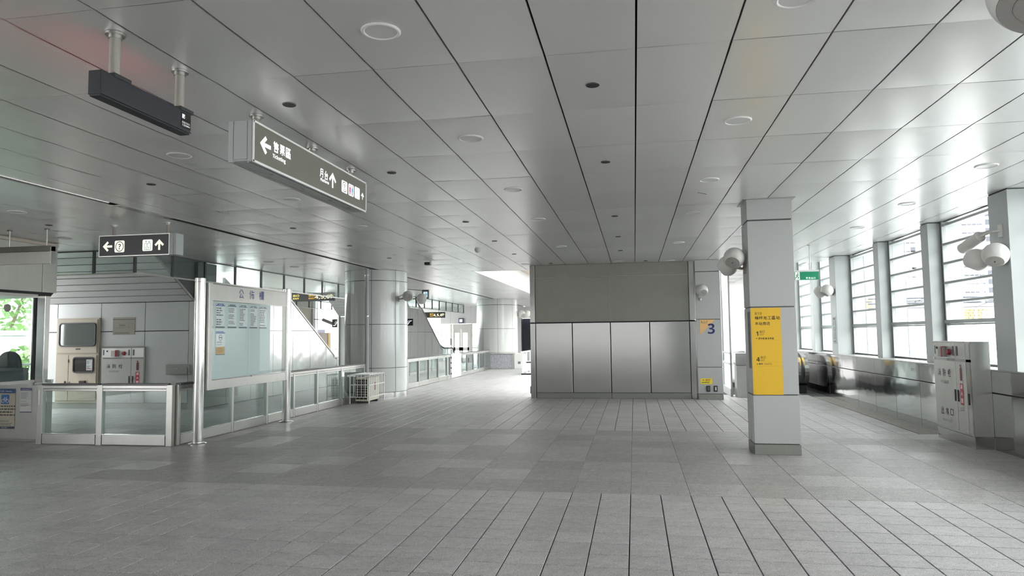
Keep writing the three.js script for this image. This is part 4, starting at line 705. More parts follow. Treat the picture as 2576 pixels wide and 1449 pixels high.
// ================================================================ TICKET BOOTH
{
  const t = thing('ticket_booth', 'stainless steel ticket booth corner with a window under a deep canopy', 'booth', [-11.4, 0, 10.6]);
  part('canopy_panel', B(-13.2, -10.86, 2.56, 3.44, 7.5, 11.12, 0.004), M.satin, t); part('canopy_panel', B(-13.2, -10.86, 2.56, 3.44, 11.13, 11.45, 0.004), M.satin, t); part('canopy_trim', B(-13.2, -10.84, 3.44, HC - 0.003, 7.5, 11.45), M.tan, t);
  part('canopy_soffit', prismZ([[-13.1, 2.47], [-10.96, 2.47], [-10.87, 2.56], [-13.1, 2.56]], 7.5, 11.4), M.darkSteel, t);
  part('window_sill', B(-10.77, -10.72, 0.9, 0.955, 10.13, 10.9, 0.006), M.white, t); part('sill_end', B(-10.78, -10.7, 0.89, 0.97, 10.09, 10.14, 0.006), M.white, t); part('sill', B(-10.7, -10.48, 0.9, 0.95, 11.0, 11.05), M.white, t); part('base_wall', B(-10.79, -10.73, 0, 0.9, 10.1, 11.3), M.satin, t);
  part('corner_post', B(-10.72, -10.545, 0, 2.47, 10.88, 10.99, 0.006), M.chrome, t); part('post_back', B(-10.79, -10.725, 0.9, 2.47, 10.86, 10.96, 0.004), M.rubber, t);
  part('window_head', B(-10.78, -10.72, 2.44, 2.5, 8, 10.9), M.satin, t);
  part('window_pane', B(-10.752, -10.744, 0.955, 2.44, 8, 10.87), M.greenGlass, t); part('rear_pane', B(-13.1, -11.0, 0.95, 2.47, 11.4, 11.408), M.greenGlass, t);
  part('speech_disc', rod([-10.742, 2.235, 10.3], [-10.736, 2.235, 10.3], 0.07, 30), M.galv, t);
  const cp = thing('counter_panel', 'low steel panel with two posted notices left of the glass railing', 'panel', [-11, 0, 10]);
  part('front', B(-12.4, -9.77, 0.03, 0.925, 9.99, 10.04, 0.004), M.satin, cp); part('toe_plate', B(-12.4, -9.77, 0, 0.03, 10.0, 10.04), M.dull, cp); part('edge', B(-9.775, -9.755, 0, 0.93, 9.985, 10.05, 0.003), M.chrome, cp);
  const d = thing('office_desk', 'grey office desk screen seen through the ticket booth window', 'desk', [-11.5, 0, 11]);
  part('screen', B(-12.2, -10.98, 0.62, 1.165, 10.98, 11.02, 0.01), std({ color: lin(0.13, 0.16, 0.18), roughness: 0.6 }), d); for (const x of [-12.18, -11.04]) part('leg', B(x, x + 0.04, 0, 0.64, 10.98, 11.02), M.paint, d); part('top', B(-12.2, -10.98, 0.7, 0.73, 10.7, 10.98), M.paint, d);
  const CX = -11.58, c = thing('office_chair', 'dark office chair with a rounded back behind the booth window', 'chair', [CX, 0, 11.2]);
  const s = new THREE.Shape(); s.moveTo(-0.23, 0); s.lineTo(-0.23, 0.26); s.quadraticCurveTo(-0.21, 0.5, 0, 0.51); s.quadraticCurveTo(0.21, 0.5, 0.23, 0.26); s.lineTo(0.23, 0); s.closePath();
  const sg = flat(new THREE.ExtrudeGeometry(s, { depth: 0.05, bevelEnabled: true, bevelSize: 0.015, bevelThickness: 0.015, bevelSegments: 2, curveSegments: 10 })); sg.translate(CX, 0.94, -11.22); part('backrest', boxUV(sg), std({ color: lin(0.07, 0.085, 0.1), roughness: 0.5 }), c);
  part('seam', B(CX - 0.003, CX + 0.003, 0.95, 1.44, 11.14, 11.156), M.black, c); part('seat', B(CX - 0.22, CX + 0.22, 0.42, 0.5, 11.1, 11.36, 0.02), M.rubber, c); part('stem', CY(CX, 0.06, 0.95, 11.22, 0.03), M.darkSteel, c);
  for (let k = 0; k < 5; k++) part('foot', rod([CX, 0.06, 11.22], [CX + 0.2 * Math.cos(k * 1.2566), 0.02, 11.22 + 0.17 * Math.sin(k * 1.2566)], 0.02), M.darkSteel, c);
  const n1 = canvasTex(512, 1088, '#d9d2b8', (q) => { q.fillStyle = '#15518e'; q.fillRect(0, 0, 512, 122); q.strokeStyle = q.fillStyle = '#e6eef4'; hanzi(q, '公', 60, 34, 58, 6); hanzi(q, '告', 122, 34, 58, 6); latin(q, '/ Notice', 196, 88, 56); q.fillStyle = '#1673c0'; q.fillRect(100, 160, 236, 258); q.strokeStyle = '#fff'; q.lineWidth = 13; for (const u of [156, 282]) { q.beginPath(); q.arc(u, 330, 44, 0, 7); q.stroke(); } q.lineWidth = 10; q.beginPath(); q.moveTo(156, 330); q.lineTo(194, 258); q.lineTo(258, 258); q.lineTo(282, 330); q.moveTo(194, 258); q.lineTo(226, 330); q.lineTo(258, 258); q.moveTo(258, 258); q.lineTo(252, 226); q.lineTo(276, 220); q.moveTo(180, 236); q.lineTo(208, 236); q.stroke(); q.fillStyle = '#2a2618'; for (let r = 0; r < 5; r++) fineLines(q, 20, 446 + r * 80, r === 4 ? 240 : 470, 62, 1, 1.3); q.fillStyle = '#857f6c'; fineLines(q, 10, 856, 480, 150, 6, 1.1); q.fillStyle = '#3a3e58'; q.fillRect(0, 1026, 512, 62); q.fillStyle = '#ddd'; fineLines(q, 130, 1038, 210, 40, 1, 1.4); });
  const n2 = canvasTex(384, 704, '#dcdcda', (q) => { q.fillStyle = '#41307e'; q.fillRect(0, 0, 384, 74); q.strokeStyle = q.fillStyle = '#e4e2f0'; hanzi(q, '公', 66, 20, 36, 4); hanzi(q, '告', 106, 20, 36, 4); latin(q, '/ Notice', 156, 54, 36); q.fillStyle = '#4c4c58'; fineLines(q, 26, 120, 330, 400, 15, 0.95); q.fillStyle = '#3a3560'; q.fillRect(0, 650, 384, 36); });
  const a = thing('paper_notice', 'larger cream notice with a blue heading and a bicycle symbol on the booth front', 'notice', [-10.35, 0.2, 9.98]); part('sheet', plate('z', -10.36, 0.53, 9.986, 0.34, 0.66, 0.004), print(n1), a); part('cover', B(-10.54, -10.18, 0.19, 0.87, 9.982, 9.984), new THREE.MeshPhysicalMaterial({ transmission: 1, roughness: 0.03, thickness: 0, ior: 1.4 }), a);
  const b = thing('paper_notice', 'narrower white notice with a purple heading on the booth front', 'notice', [-9.98, 0.4, 9.98]); part('sheet', plate('z', -9.985, 0.665, 9.986, 0.225, 0.42, 0.004), print(n2), b); part('cover', B(-10.105, -9.865, 0.44, 0.885, 9.982, 9.984), new THREE.MeshPhysicalMaterial({ transmission: 1, roughness: 0.03, thickness: 0, ior: 1.4 }), b);
}

// ================================================================ ALCOVE: WALL, SLATTED SOFFIT, CABINETS
{
  const z = 14.85, o = thing('wall_alcove', 'panelled grey wall with built-in cabinets behind the front railing', 'wall', [-12.3, 0, 15], S);
  const lw = std({ color: lin(0.52, 0.54, 0.53), metalness: 0.15, roughness: 0.36 }), sl = std({ color: lin(0.52, 0.53, 0.525), roughness: 0.45 });
  part('core', B(-14.35, -10.24, 0, 2.56, z + 0.03, z + 0.3), M.dark, o); part('upper_wall', B(-14.35, -10.24, 2.56, 3.6, z + 0.12, z + 0.3), sl, o);
  const xs = [-14.35, -14.02, -12.8, -11.6, -10.43];
  for (let k = 0; k < 4; k++) { part('wall_panel', B(xs[k] + 0.008, xs[k + 1] - 0.008, 1.868, 2.55, z, z + 0.03, 0.004), lw, o); part('wall_panel', B(xs[k] + 0.008, xs[k + 1] - 0.008, 0.15, 1.85, z, z + 0.03, 0.004), lw, o); }
  part('end_panel', B(-10.422, -10.24, 0, 2.55, z - 0.004, z + 0.03, 0.004), M.satin, o); part('skirting', B(-14.35, -10.33, 0, 0.14, z + 0.004, z + 0.03), M.dull, o);
  // sloping soffit of level slats rising towards the viewer
  const s = thing('slatted_soffit', 'sloping soffit of broad grey slats above the cabinet wall', 'soffit', [-12.3, 2.56, 14.8], S), n = 7, zt = 13.42, yt = 3.5;
  for (let k = 0; k < n; k++) { const f0 = k / n, f1 = (k + 1) / n - 0.016, p = (f) => [z - 0.01 + (zt - z) * f, 2.57 + (yt - 2.57) * f]; const [za, ya] = p(f0), [zb, yb] = p(f1); part('slat', prismX([[za, ya], [zb, yb], [zb + 0.02, yb + 0.02], [za + 0.02, ya + 0.02]], -14.35, -10.3), sl, s); }
  part('backing', prismX([[z + 0.03, 2.58], [zt + 0.05, yt], [zt + 0.09, yt], [z + 0.07, 2.58]], -14.33, -10.32), M.black, s);
  part('edge_trim', bar([-10.285, 2.56, z - 0.004], [-10.285, yt, zt - 0.0], 0.03, 0.05), M.dull, s);
}
// ---- a hydrant cabinet face drawn in a plane: u to the right, y up; q(u0,u1,y0,y1,d0,d1) makes a box standing d off the face
function hydrantFace(t, q, rodQ, plateQ, W, tall, frame) {
  const wl = W * 0.70, H = 1.475;
  part('control_panel', q(0.015, wl - 0.008, 1.235, 1.455, 0, 0.006, 0.002), frame, t); part('control_panel', q(wl + 0.008, W - 0.012, 1.235, 1.455, 0, 0.006, 0.002), frame, t);
  const door = part('door', q(0.015, wl - 0.008, 0.2, 1.2, 0, 0.008, 0.003), M.satin, t); part('handle', q(wl - 0.06, wl - 0.03, 0.62, 0.79, 0.008, 0.018, 0.004), M.rubber, door);
  const d2 = part('door', q(wl + 0.008, W - 0.012, 0.2, 1.2, 0, 0.008, 0.003), M.satin, t); part('handle', q(wl + 0.03, wl + 0.06, 0.62, 0.79, 0.008, 0.018, 0.004), M.rubber, d2); part('lock', q(wl + 0.015, wl + 0.03, 0.66, 0.72, 0.008, 0.02, 0.003), M.chrome, d2);
  part('hinge', q(0.012, 0.05, 1.205, 1.23, 0, 0.02, 0.003), M.chrome, t); part('hinge', q(wl - 0.26, wl - 0.02, 1.205, 1.228, 0, 0.014, 0.003), M.dull, t);
  part('call_box', q(wl * 0.36, wl * 0.6, 1.255, 1.4, 0.006, 0.05, 0.008), M.galv, t); part('red_cover', q(wl * 0.5, wl * 0.58, 1.255, 1.41, 0.006, 0.058, 0.006), M.red, t, 'dark red cover');
  part('alarm_lamp', rodQ(wl * 0.76, 1.33, 0.006, 0.045, 0.05), M.red, t, 'round red lamp'); part('label_plate', [q(0.05, 0.085, 1.29, 1.42, 0.006, 0.008), q(wl * 0.9, wl * 0.94, 1.28, 1.42, 0.006, 0.012), q(wl + 0.04, wl + 0.075, 1.28, 1.42, 0.006, 0.012)], M.darkSteel, t); part('key_switch', rodQ(wl * 0.2, 1.385, 0.006, 0.02, 0.02), M.black, t);
  const tw = 768, th = 1024, kx = tw / (wl - 0.06), tex = canvasTex(tw, th, '#000', (c) => { c.clearRect(0, 0, tw, th); c.strokeStyle = c.fillStyle = '#3a3b3c'; const s = 0.115 * kx; ['消', '防', '栓'].forEach((ch, i) => hanzi(c, ch, 120 + i * s * 1.45, 110, s, s * 0.1)); c.fillStyle = '#70726f'; latin(c, 'HYDRANT', 120 + s * 1.95, 110 + s * 1.85, s * 0.55, 'normal', 'center'); if (tall) { c.strokeStyle = '#3a3b3c'; ['出', '水', '口'].forEach((ch, i) => hanzi(c, ch, 170 + i * s * 1.35, 720, s, s * 0.11)); c.fillStyle = '#8a8c89'; latin(c, 'WATER OUTLET', 170 + s * 1.85, 720 + s * 1.8, s * 0.42, 'normal', 'center'); } });
  part('lettering', plateQ(wl / 2, 0.7, wl - 0.06, 0.96, 0.0095), print(tex, { transparent: true, roughness: 0.45 }), t, 'dark lettering');
  const r2 = canvasTex(128, 512, '#000', (c) => { c.clearRect(0, 0, 128, 512); c.fillStyle = '#5a2622'; rrect(c, 44, 40, 40, 130, 14); c.fill(); c.fillRect(56, 10, 16, 34); c.fillRect(40, 16, 30, 8); c.fillStyle = '#a3243a'; c.fillRect(34, 196, 60, 210); c.strokeStyle = '#f0d8dc'; ['滅', '火', '器'].forEach((ch, i) => hanzi(c, ch, 40, 204 + i * 68, 48, 5)); c.fillStyle = '#888'; fineLines(c, 24, 430, 84, 40, 2, 1.2); });
  part('extinguisher_label', plateQ((wl + W) / 2, 0.8, (W - wl) * 0.62, 0.74, 0.0095), print(r2, { transparent: true, roughness: 0.45 }), t, 'red extinguisher label');
}
{ // near hydrant cabinet, against the right-hand wall, facing left
  const xf = 4.595, zA = 11.83, zB = 10.63, t = thing('hydrant_cabinet', 'freestanding steel fire hydrant cabinet against the right-hand window wall', 'cabinet', [4.72, 0, 11.2]);
  part('carcass', B(xf + 0.008, 4.849, 0.17, 1.475, zB, zA, 0.004), M.satin, t); part('top', B(xf - 0.006, 4.849, 1.475, 1.49, zB - 0.006, zA + 0.006, 0.004), M.steel, t); part('plinth', B(xf + 0.012, 4.849, 0, 0.165, zB + 0.006, zA - 0.004, 0.003), M.steel, t);
  part('face_frame', [B(xf + 0.002, xf + 0.01, 0.17, 1.475, zA - 0.014, zA), B(xf + 0.002, xf + 0.01, 0.17, 1.475, zB, zB + 0.02), B(xf + 0.002, xf + 0.01, 1.2, 1.235, zB, zA)], M.steel, t);
  const W = 1.06, q = (u0, u1, y0, y1, d0, d1, r) => B(xf + 0.008 - d1, xf + 0.008 - d0, y0, y1, zA - u1, zA - u0, r);
  hydrantFace(t, q, (u, y, d0, d1, r) => rod([xf + 0.008 - d0, y, zA - u], [xf + 0.008 - d1, y, zA - u], r, 24, r * 0.75), (u, y, w, h, d) => plate('-x', xf + 0.008 - d, y, zA - u, w, h, 0.001), W, true, M.satin);
  part('side_door', q(W + 0.004, 1.19, 0.2, 1.455, 0, 0.006, 0.002), M.steel, t); part('side_handle', q(W + 0.03, W + 0.055, 0.6, 0.76, 0.006, 0.016, 0.004), M.rubber, t);
}
{ // far hydrant cabinet, built into the alcove wall
  const zf = 14.82, x0 = -12.745, W = 1.18, t = thing('hydrant_cabinet', 'built-in steel fire hydrant cabinet in the alcove wall behind the front railing', 'cabinet', [-12.15, 0, 14.85]);
  part('carcass', B(x0, x0 + W, 0.15, 1.49, zf, 14.86), M.satin, t); part('face_frame', [B(x0 - 0.006, x0 + 0.014, 0.15, 1.5, zf - 0.01, zf), B(x0 + W - 0.02, x0 + W + 0.006, 0.15, 1.5, zf - 0.01, zf), B(x0, x0 + W, 1.465, 1.5, zf - 0.012, zf), B(x0, x0 + W, 1.2, 1.232, zf - 0.008, zf), B(x0 + W * 0.7 - 0.008, x0 + W * 0.7 + 0.008, 0.2, 1.465, zf - 0.008, zf)], M.chrome, t);
  hydrantFace(t, (u0, u1, y0, y1, d0, d1, r) => B(x0 + u0, x0 + u1, y0, y1, zf - d1, zf - d0, r), (u, y, d0, d1, r) => rod([x0 + u, y, zf - d0], [x0 + u, y, zf - d1], r, 24, r * 0.75), (u, y, w, h, d) => plate('z', x0 + u, y, zf - d, w, h, 0.001), W, false, M.white);
}
{ // beige cabinet with two rounded windows
  const zf = 14.8, t = thing('equipment_cabinet', 'beige two-tier equipment cabinet with rubber-edged rounded windows in the alcove wall', 'cabinet', [-13, 0, 14.85]);
  const x0 = -13.99, x1 = -12.81;
  part('carcass', B(x0, x1, 0.14, 2.2, zf, 14.86, 0.006), M.beige, t);
  const d = part('upper_door', B(x0 + 0.035, x1 - 0.035, 1.345, 2.165, zf - 0.02, zf, 0.008), M.beige, t), dl = part('lower_door', B(x0 + 0.02, x0 + 0.37, 0.2, 1.3, zf - 0.02, zf, 0.006), M.beige, t), dr = part('lower_door', B(x0 + 0.38, x1 - 0.035, 0.2, 1.3, zf - 0.02, zf, 0.006), M.beige, t);
  function win(parent, xa, xb, ya, yb, r, inner) {
    const rr = (s, a, b, c, e, q) => { s.moveTo(a + q, c); s.lineTo(b - q, c); s.quadraticCurveTo(b, c, b, c + q); s.lineTo(b, e - q); s.quadraticCurveTo(b, e, b - q, e); s.lineTo(a + q, e); s.quadraticCurveTo(a, e, a, e - q); s.lineTo(a, c + q); s.quadraticCurveTo(a, c, a + q, c); return s; };
    const s = rr(new THREE.Shape(), xa, xb, ya, yb, r); s.holes.push(rr(new THREE.Path(), xa + 0.022, xb - 0.022, ya + 0.022, yb - 0.022, r * 0.8));
    const g = flat(new THREE.ExtrudeGeometry(s, { depth: 0.02, bevelEnabled: true, bevelSize: 0.004, bevelThickness: 0.004, bevelSegments: 2, curveSegments: 8 })); g.translate(0, 0, -(zf - 0.02)); part('rubber_seal', boxUV(g), M.rubber, parent);
    const p = rr(new THREE.Shape(), xa + 0.02, xb - 0.02, ya + 0.02, yb - 0.02, r * 0.8), gp = flat(new THREE.ExtrudeGeometry(p, { depth: 0.004, bevelEnabled: false, curveSegments: 8 })); gp.translate(0, 0, -(zf - 0.022)); part('window_pane', boxUV(gp), inner, parent);
  }
  win(d, x0 + 0.1, x1 - 0.06, 1.51, 2.08, 0.09, std({ color: lin(0.5, 0.53, 0.52), metalness: 1, roughness: 0.06 }));
  win(dr, x0 + 0.51, x1 - 0.1, 0.87, 1.25, 0.08, std({ color: lin(0.2, 0.19, 0.19), metalness: 0.9, roughness: 0.08 }));
  part('notice_paper', plate('z', -13.03, 1.06, zf - 0.028, 0.16, 0.26, 0.002), print(canvasTex(128, 192, '#b8bec0', (c) => { c.fillStyle = '#444'; fineLines(c, 12, 12, 100, 150, 8); c.fillStyle = '#9a5a48'; c.fillRect(10, 160, 108, 12); })), dr);
  part('latch', B(x0 + 0.28, x0 + 0.31, 0.53, 0.67, zf - 0.04, zf - 0.018, 0.004), M.rubber, dl); part('latch', B(x0 + 0.4, x0 + 0.425, 0.54, 0.66, zf - 0.04, zf - 0.018, 0.004), M.galv, dr); part('latch', B(-13.42, -13.31, 1.43, 1.46, zf - 0.034, zf - 0.018, 0.004), M.rubber, d); part('hinge', B(x0 + 0.366, x0 + 0.384, 1.12, 1.2, zf - 0.032, zf - 0.014), M.darkSteel, dr);
  part('plug_box', B(-13.28, -13.12, 0.56, 0.68, zf - 0.06, zf - 0.018, 0.006), M.black, dr);
  const p = thing('plan_notice', 'grey printed floor plan notice on the alcove wall above the hydrant cabinet', 'notice', [-12.17, 1.8, 14.84]);
  part('sheet', plate('z', -12.17, 1.99, 14.845, 0.6, 0.42, 0.006), print(canvasTex(512, 384, '#8d897e', (c) => { c.fillStyle = '#333'; fineLines(c, 30, 10, 440, 26, 1, 1.1); c.fillRect(0, 42, 512, 12); c.strokeStyle = '#4c4a44'; c.lineWidth = 3; c.strokeRect(30, 120, 130, 120); c.strokeRect(370, 130, 90, 110); c.beginPath(); c.moveTo(160, 150); c.lineTo(250, 200); c.lineTo(370, 200); c.moveTo(160, 230); c.lineTo(370, 230); c.stroke(); c.fillStyle = '#4c4a44'; fineLines(c, 40, 330, 430, 40, 2, 1); fineLines(c, 160, 160, 200, 40, 2, 0.9); })), p);
  const b = thing('wall_box', 'small dull metal box low on the right end of the alcove wall', 'box', [-10.7, 0.8, 14.83]);
  part('body', B(-10.96, -10.36, 0.82, 1.06, 14.76, 14.852, 0.006), M.dull, b); part('lid', B(-10.93, -10.39, 0.84, 1.0, 14.745, 14.762, 0.006), M.dull, b); part('lock', B(-10.68, -10.62, 0.95, 0.975, 14.735, 14.746), M.chrome, b);
}

// ================================================================ GLASS SMOKE SCREENS UNDER THE CEILING
function screenRun(o, pts, y0 = 3.02) {          // pts: consecutive plan points; a pane between each two, a mullion at each
  for (let k = 0; k + 1 < pts.length; k++) {
    const [xa, za] = pts[k], [xb, zb] = pts[k + 1], L = Math.hypot(xb - xa, zb - za);
    part('glass_pane', bar([xa, (y0 + HC) / 2, za], [xb, (y0 + HC) / 2, zb], 0.01, HC - y0 - 0.02), M.greenGlass, o);
    part('bottom_rail', bar([xa, y0 - 0.008, za], [xb, y0 - 0.008, zb], 0.035, 0.03), M.satin, o); part('top_rail', bar([xa, HC - 0.012, za], [xb, HC - 0.012, zb], 0.03, 0.024), M.darkSteel, o);
  }
  pts.forEach(([x, z]) => part('mullion', [B(x - 0.022, x + 0.022, y0, HC + 0.012, z - 0.022, z + 0.004), B(x - 0.026, x + 0.026, y0, HC + 0.012, z + 0.006, z + 0.024)], M.darkSteel, o));
}
{
  const o = thing('smoke_screen', 'hanging glass smoke screen with dark mullions around the left escalator', 'screen', [-10, HC, 16]);
  screenRun(o, [[-14.5, 12.46], [-13.3, 12.46], [-12.1, 12.46], [-10.95, 12.46], [-10, 12.46], [-10, 13.62], [-10, 14.8], [-10, 16.05], [-10, 17.3], [-10, 18.55], [-10, 19.8], [-10, 21.05], [-10, 22.3], [-10, 23.5]]);
  const p = thing('smoke_screen', 'distant hanging glass smoke screen around the second escalator, under the far ceiling', 'screen', [-10, HC, 34]);
  screenRun(p, [[-10, 27], [-10, 28.3], [-10, 29.6], [-10, 30.9], [-10, 32.2], [-10, 33.5], [-10, 34.8], [-10, 36.1], [-10, 37.4], [-10, 38.7], [-10, 40]]);
  const r = thing('smoke_screen', 'glass smoke screen on the far side of the left escalator', 'screen', [-14.6, HC, 29]);
  screenRun(r, [[-14.6, 25.8], [-14.6, 27], [-14.6, 28.2], [-14.6, 29.4], [-14.6, 30.6], [-14.6, 31.8]]);
}

// ================================================================ ESCALATORS
function escalatorSide(label, dz, topWall) {
  const o = thing('escalator_wall', label, 'wall', [-10.3, 0, 18 + dz], S), x0 = -10.32, x1 = -10.2, Y = (z) => 2.74 - 0.57 * (z - 19.44), cut = (y) => 19.44 + (2.74 - y) / 0.57;
  const foot = 22.62, top = topWall ? 14.86 : 15.4, yt = HC - 0.01;
  part('core', prismX([[top, 0], [foot, 0], [foot, 0.86], [cut(0.96), 0.94], [cut(3.0) , 3.0], [topWall ? 15.6 : top, 3.0], [topWall ? 15.6 : top, yt], [top, yt]].map(([z, y]) => [z + dz, y]), x0, x1 - 0.025), M.darkSteel, o);
  const zs = [top, 16.05, 17.2, 18.35, 19.5, 20.65, 21.8, foot], yl = (z) => Math.min(3.0, Math.max(0.9, Y(z) - 0.03));
  for (let k = 0; k + 1 < zs.length; k++) {
    const a = zs[k] + 0.008, b = zs[k + 1] - 0.008;
    const lo = (y) => Math.min(1.86, y);
    part('steel_panel', prismX([[a, 0.02], [b, 0.02], [b, lo(yl(b))], ...(yl(a) > 1.86 && yl(b) < 1.86 ? [[cut(1.89), 1.86]] : []), [a, lo(yl(a))]].map(([z, y]) => [z + dz, y]), x1 - 0.025, x1), M.mirrorSoft, o);
    if (yl(a) > 1.9) part('steel_panel', prismX([[a, 1.875], ...(yl(b) < 1.875 ? [[cut(1.905), 1.875]] : [[b, 1.875], [b, yl(b)]]), ...(yl(a) >= 3 && yl(b) < 3 ? [[cut(3.03), 3.0]] : []), [a, yl(a)]].map(([z, y]) => [z + dz, y]), x1 - 0.025, x1), M.mirrorSoft, o);
  }
  part('sloping_coping', [bar([-10.27, Y(18.95) + 0.015, 18.95 + dz], [-10.27, Y(22.5) + 0.015, 22.5 + dz], 0.17, 0.05), bar([-10.27, 0.99, 22.4 + dz], [-10.27, 0.97, 22.75 + dz], 0.17, 0.05)], M.satin, o);
  part('newel_panel', B(-10.33, -10.19, 0, 0.95, foot + dz, foot + 0.14 + dz, 0.01), M.satin, o);
  return o;
}
M.mirrorSoft = std({ color: lin(0.47, 0.465, 0.455), metalness: 0.9, roughness: 0.24, bumpMap: rep(dentTex, 0.6), bumpScale: 0.008 });
escalatorSide('steel-clad side wall of the near escalator with a sloping top edge', 0, true);
escalatorSide('steel-clad far escalator wall with a sloping top, beyond the big round column', 13.45, false);
{
  // far escalator: glass balustrade, black handrail, steps
  const e = thing('escalator', 'far escalator with a black handrail and a pale green glass balustrade', 'escalator', [-10.9, 0, 36]);
  const pts = []; for (let z = 30; z <= 35.2; z += 0.65) pts.push([-10.42, 3.9 - 0.57 * (z - 31.4), z]); pts.push([-10.42, 1.3, 36.1], [-10.42, 1.04, 36.9], [-10.42, 0.98, 38], [-10.42, 0.96, 39.0], [-10.42, 0.88, 39.2], [-10.42, 0.7, 39.22]);
  part('handrail', tube(pts, 0.045, 60, 8), M.rubber, e); part('balustrade', prismX([[30, 3.6], [35.2, 0.75], [36.4, 0.3], [39.1, 0.3], [39.1, 0.86], [38, 0.95], [36.9, 1.0], [36, 1.28], [30, 4.65]], -10.43, -10.415), M.greenGlass, e);
  part('skirt', prismX([[30, 3.2], [36.2, 0], [39.3, 0], [39.3, 0.3], [36.4, 0.32], [30, 3.7]], -10.47, -10.4), M.satin, e);
  for (let k = 0; k < 20; k++) part('step', B(-11.5, -10.48, 3.4 - k * 0.17, 3.55 - k * 0.17, 29.9 + k * 0.3, 30.25 + k * 0.3), M.dull, e);
  part('left_handrail', tube(pts.map(([x, y, z]) => [-11.6, y, z]), 0.045, 60, 8), M.rubber, e);
  const f = thing('escalator', 'near escalator hidden behind its steel side wall', 'escalator', [-10.9, 0, 20]);
  for (let k = 0; k < 18; k++) part('step', B(-11.5, -10.34, 2.55 - k * 0.15, 2.7 - k * 0.15, 18.1 + k * 0.27, 18.4 + k * 0.27), M.dull, f); part('side_panel', prismX([[18, 0], [23, 0], [23, 0.9], [22.5, 0.9], [18, 3.4]], -11.6, -11.52), M.satin, f);
  // the wall that closes the far escalator on the left, with its slatted soffit
  const w = thing('wall_far_alcove', 'far grey wall with a slatted soffit seen between the display and the big round column', 'wall', [-11.6, 0, 28.3], S);
  part('wall_panel', [B(-12.62, -10.33, 0.15, 2.55, 28.3, 28.4)], M.paint, w); part('end_post', [B(-12.7, -12.62, 0, 2.6, 28.22, 28.4)], M.satin, w);
  for (let k = 0; k < 8; k++) { const za = 28.3 - k * 0.19, ya = 2.57 + k * 0.116; part('slat', prismX([[za, ya], [za - 0.182, ya + 0.108], [za - 0.162, ya + 0.128], [za + 0.02, ya + 0.02]], -12.66, -10.33), M.paint, w); }
}
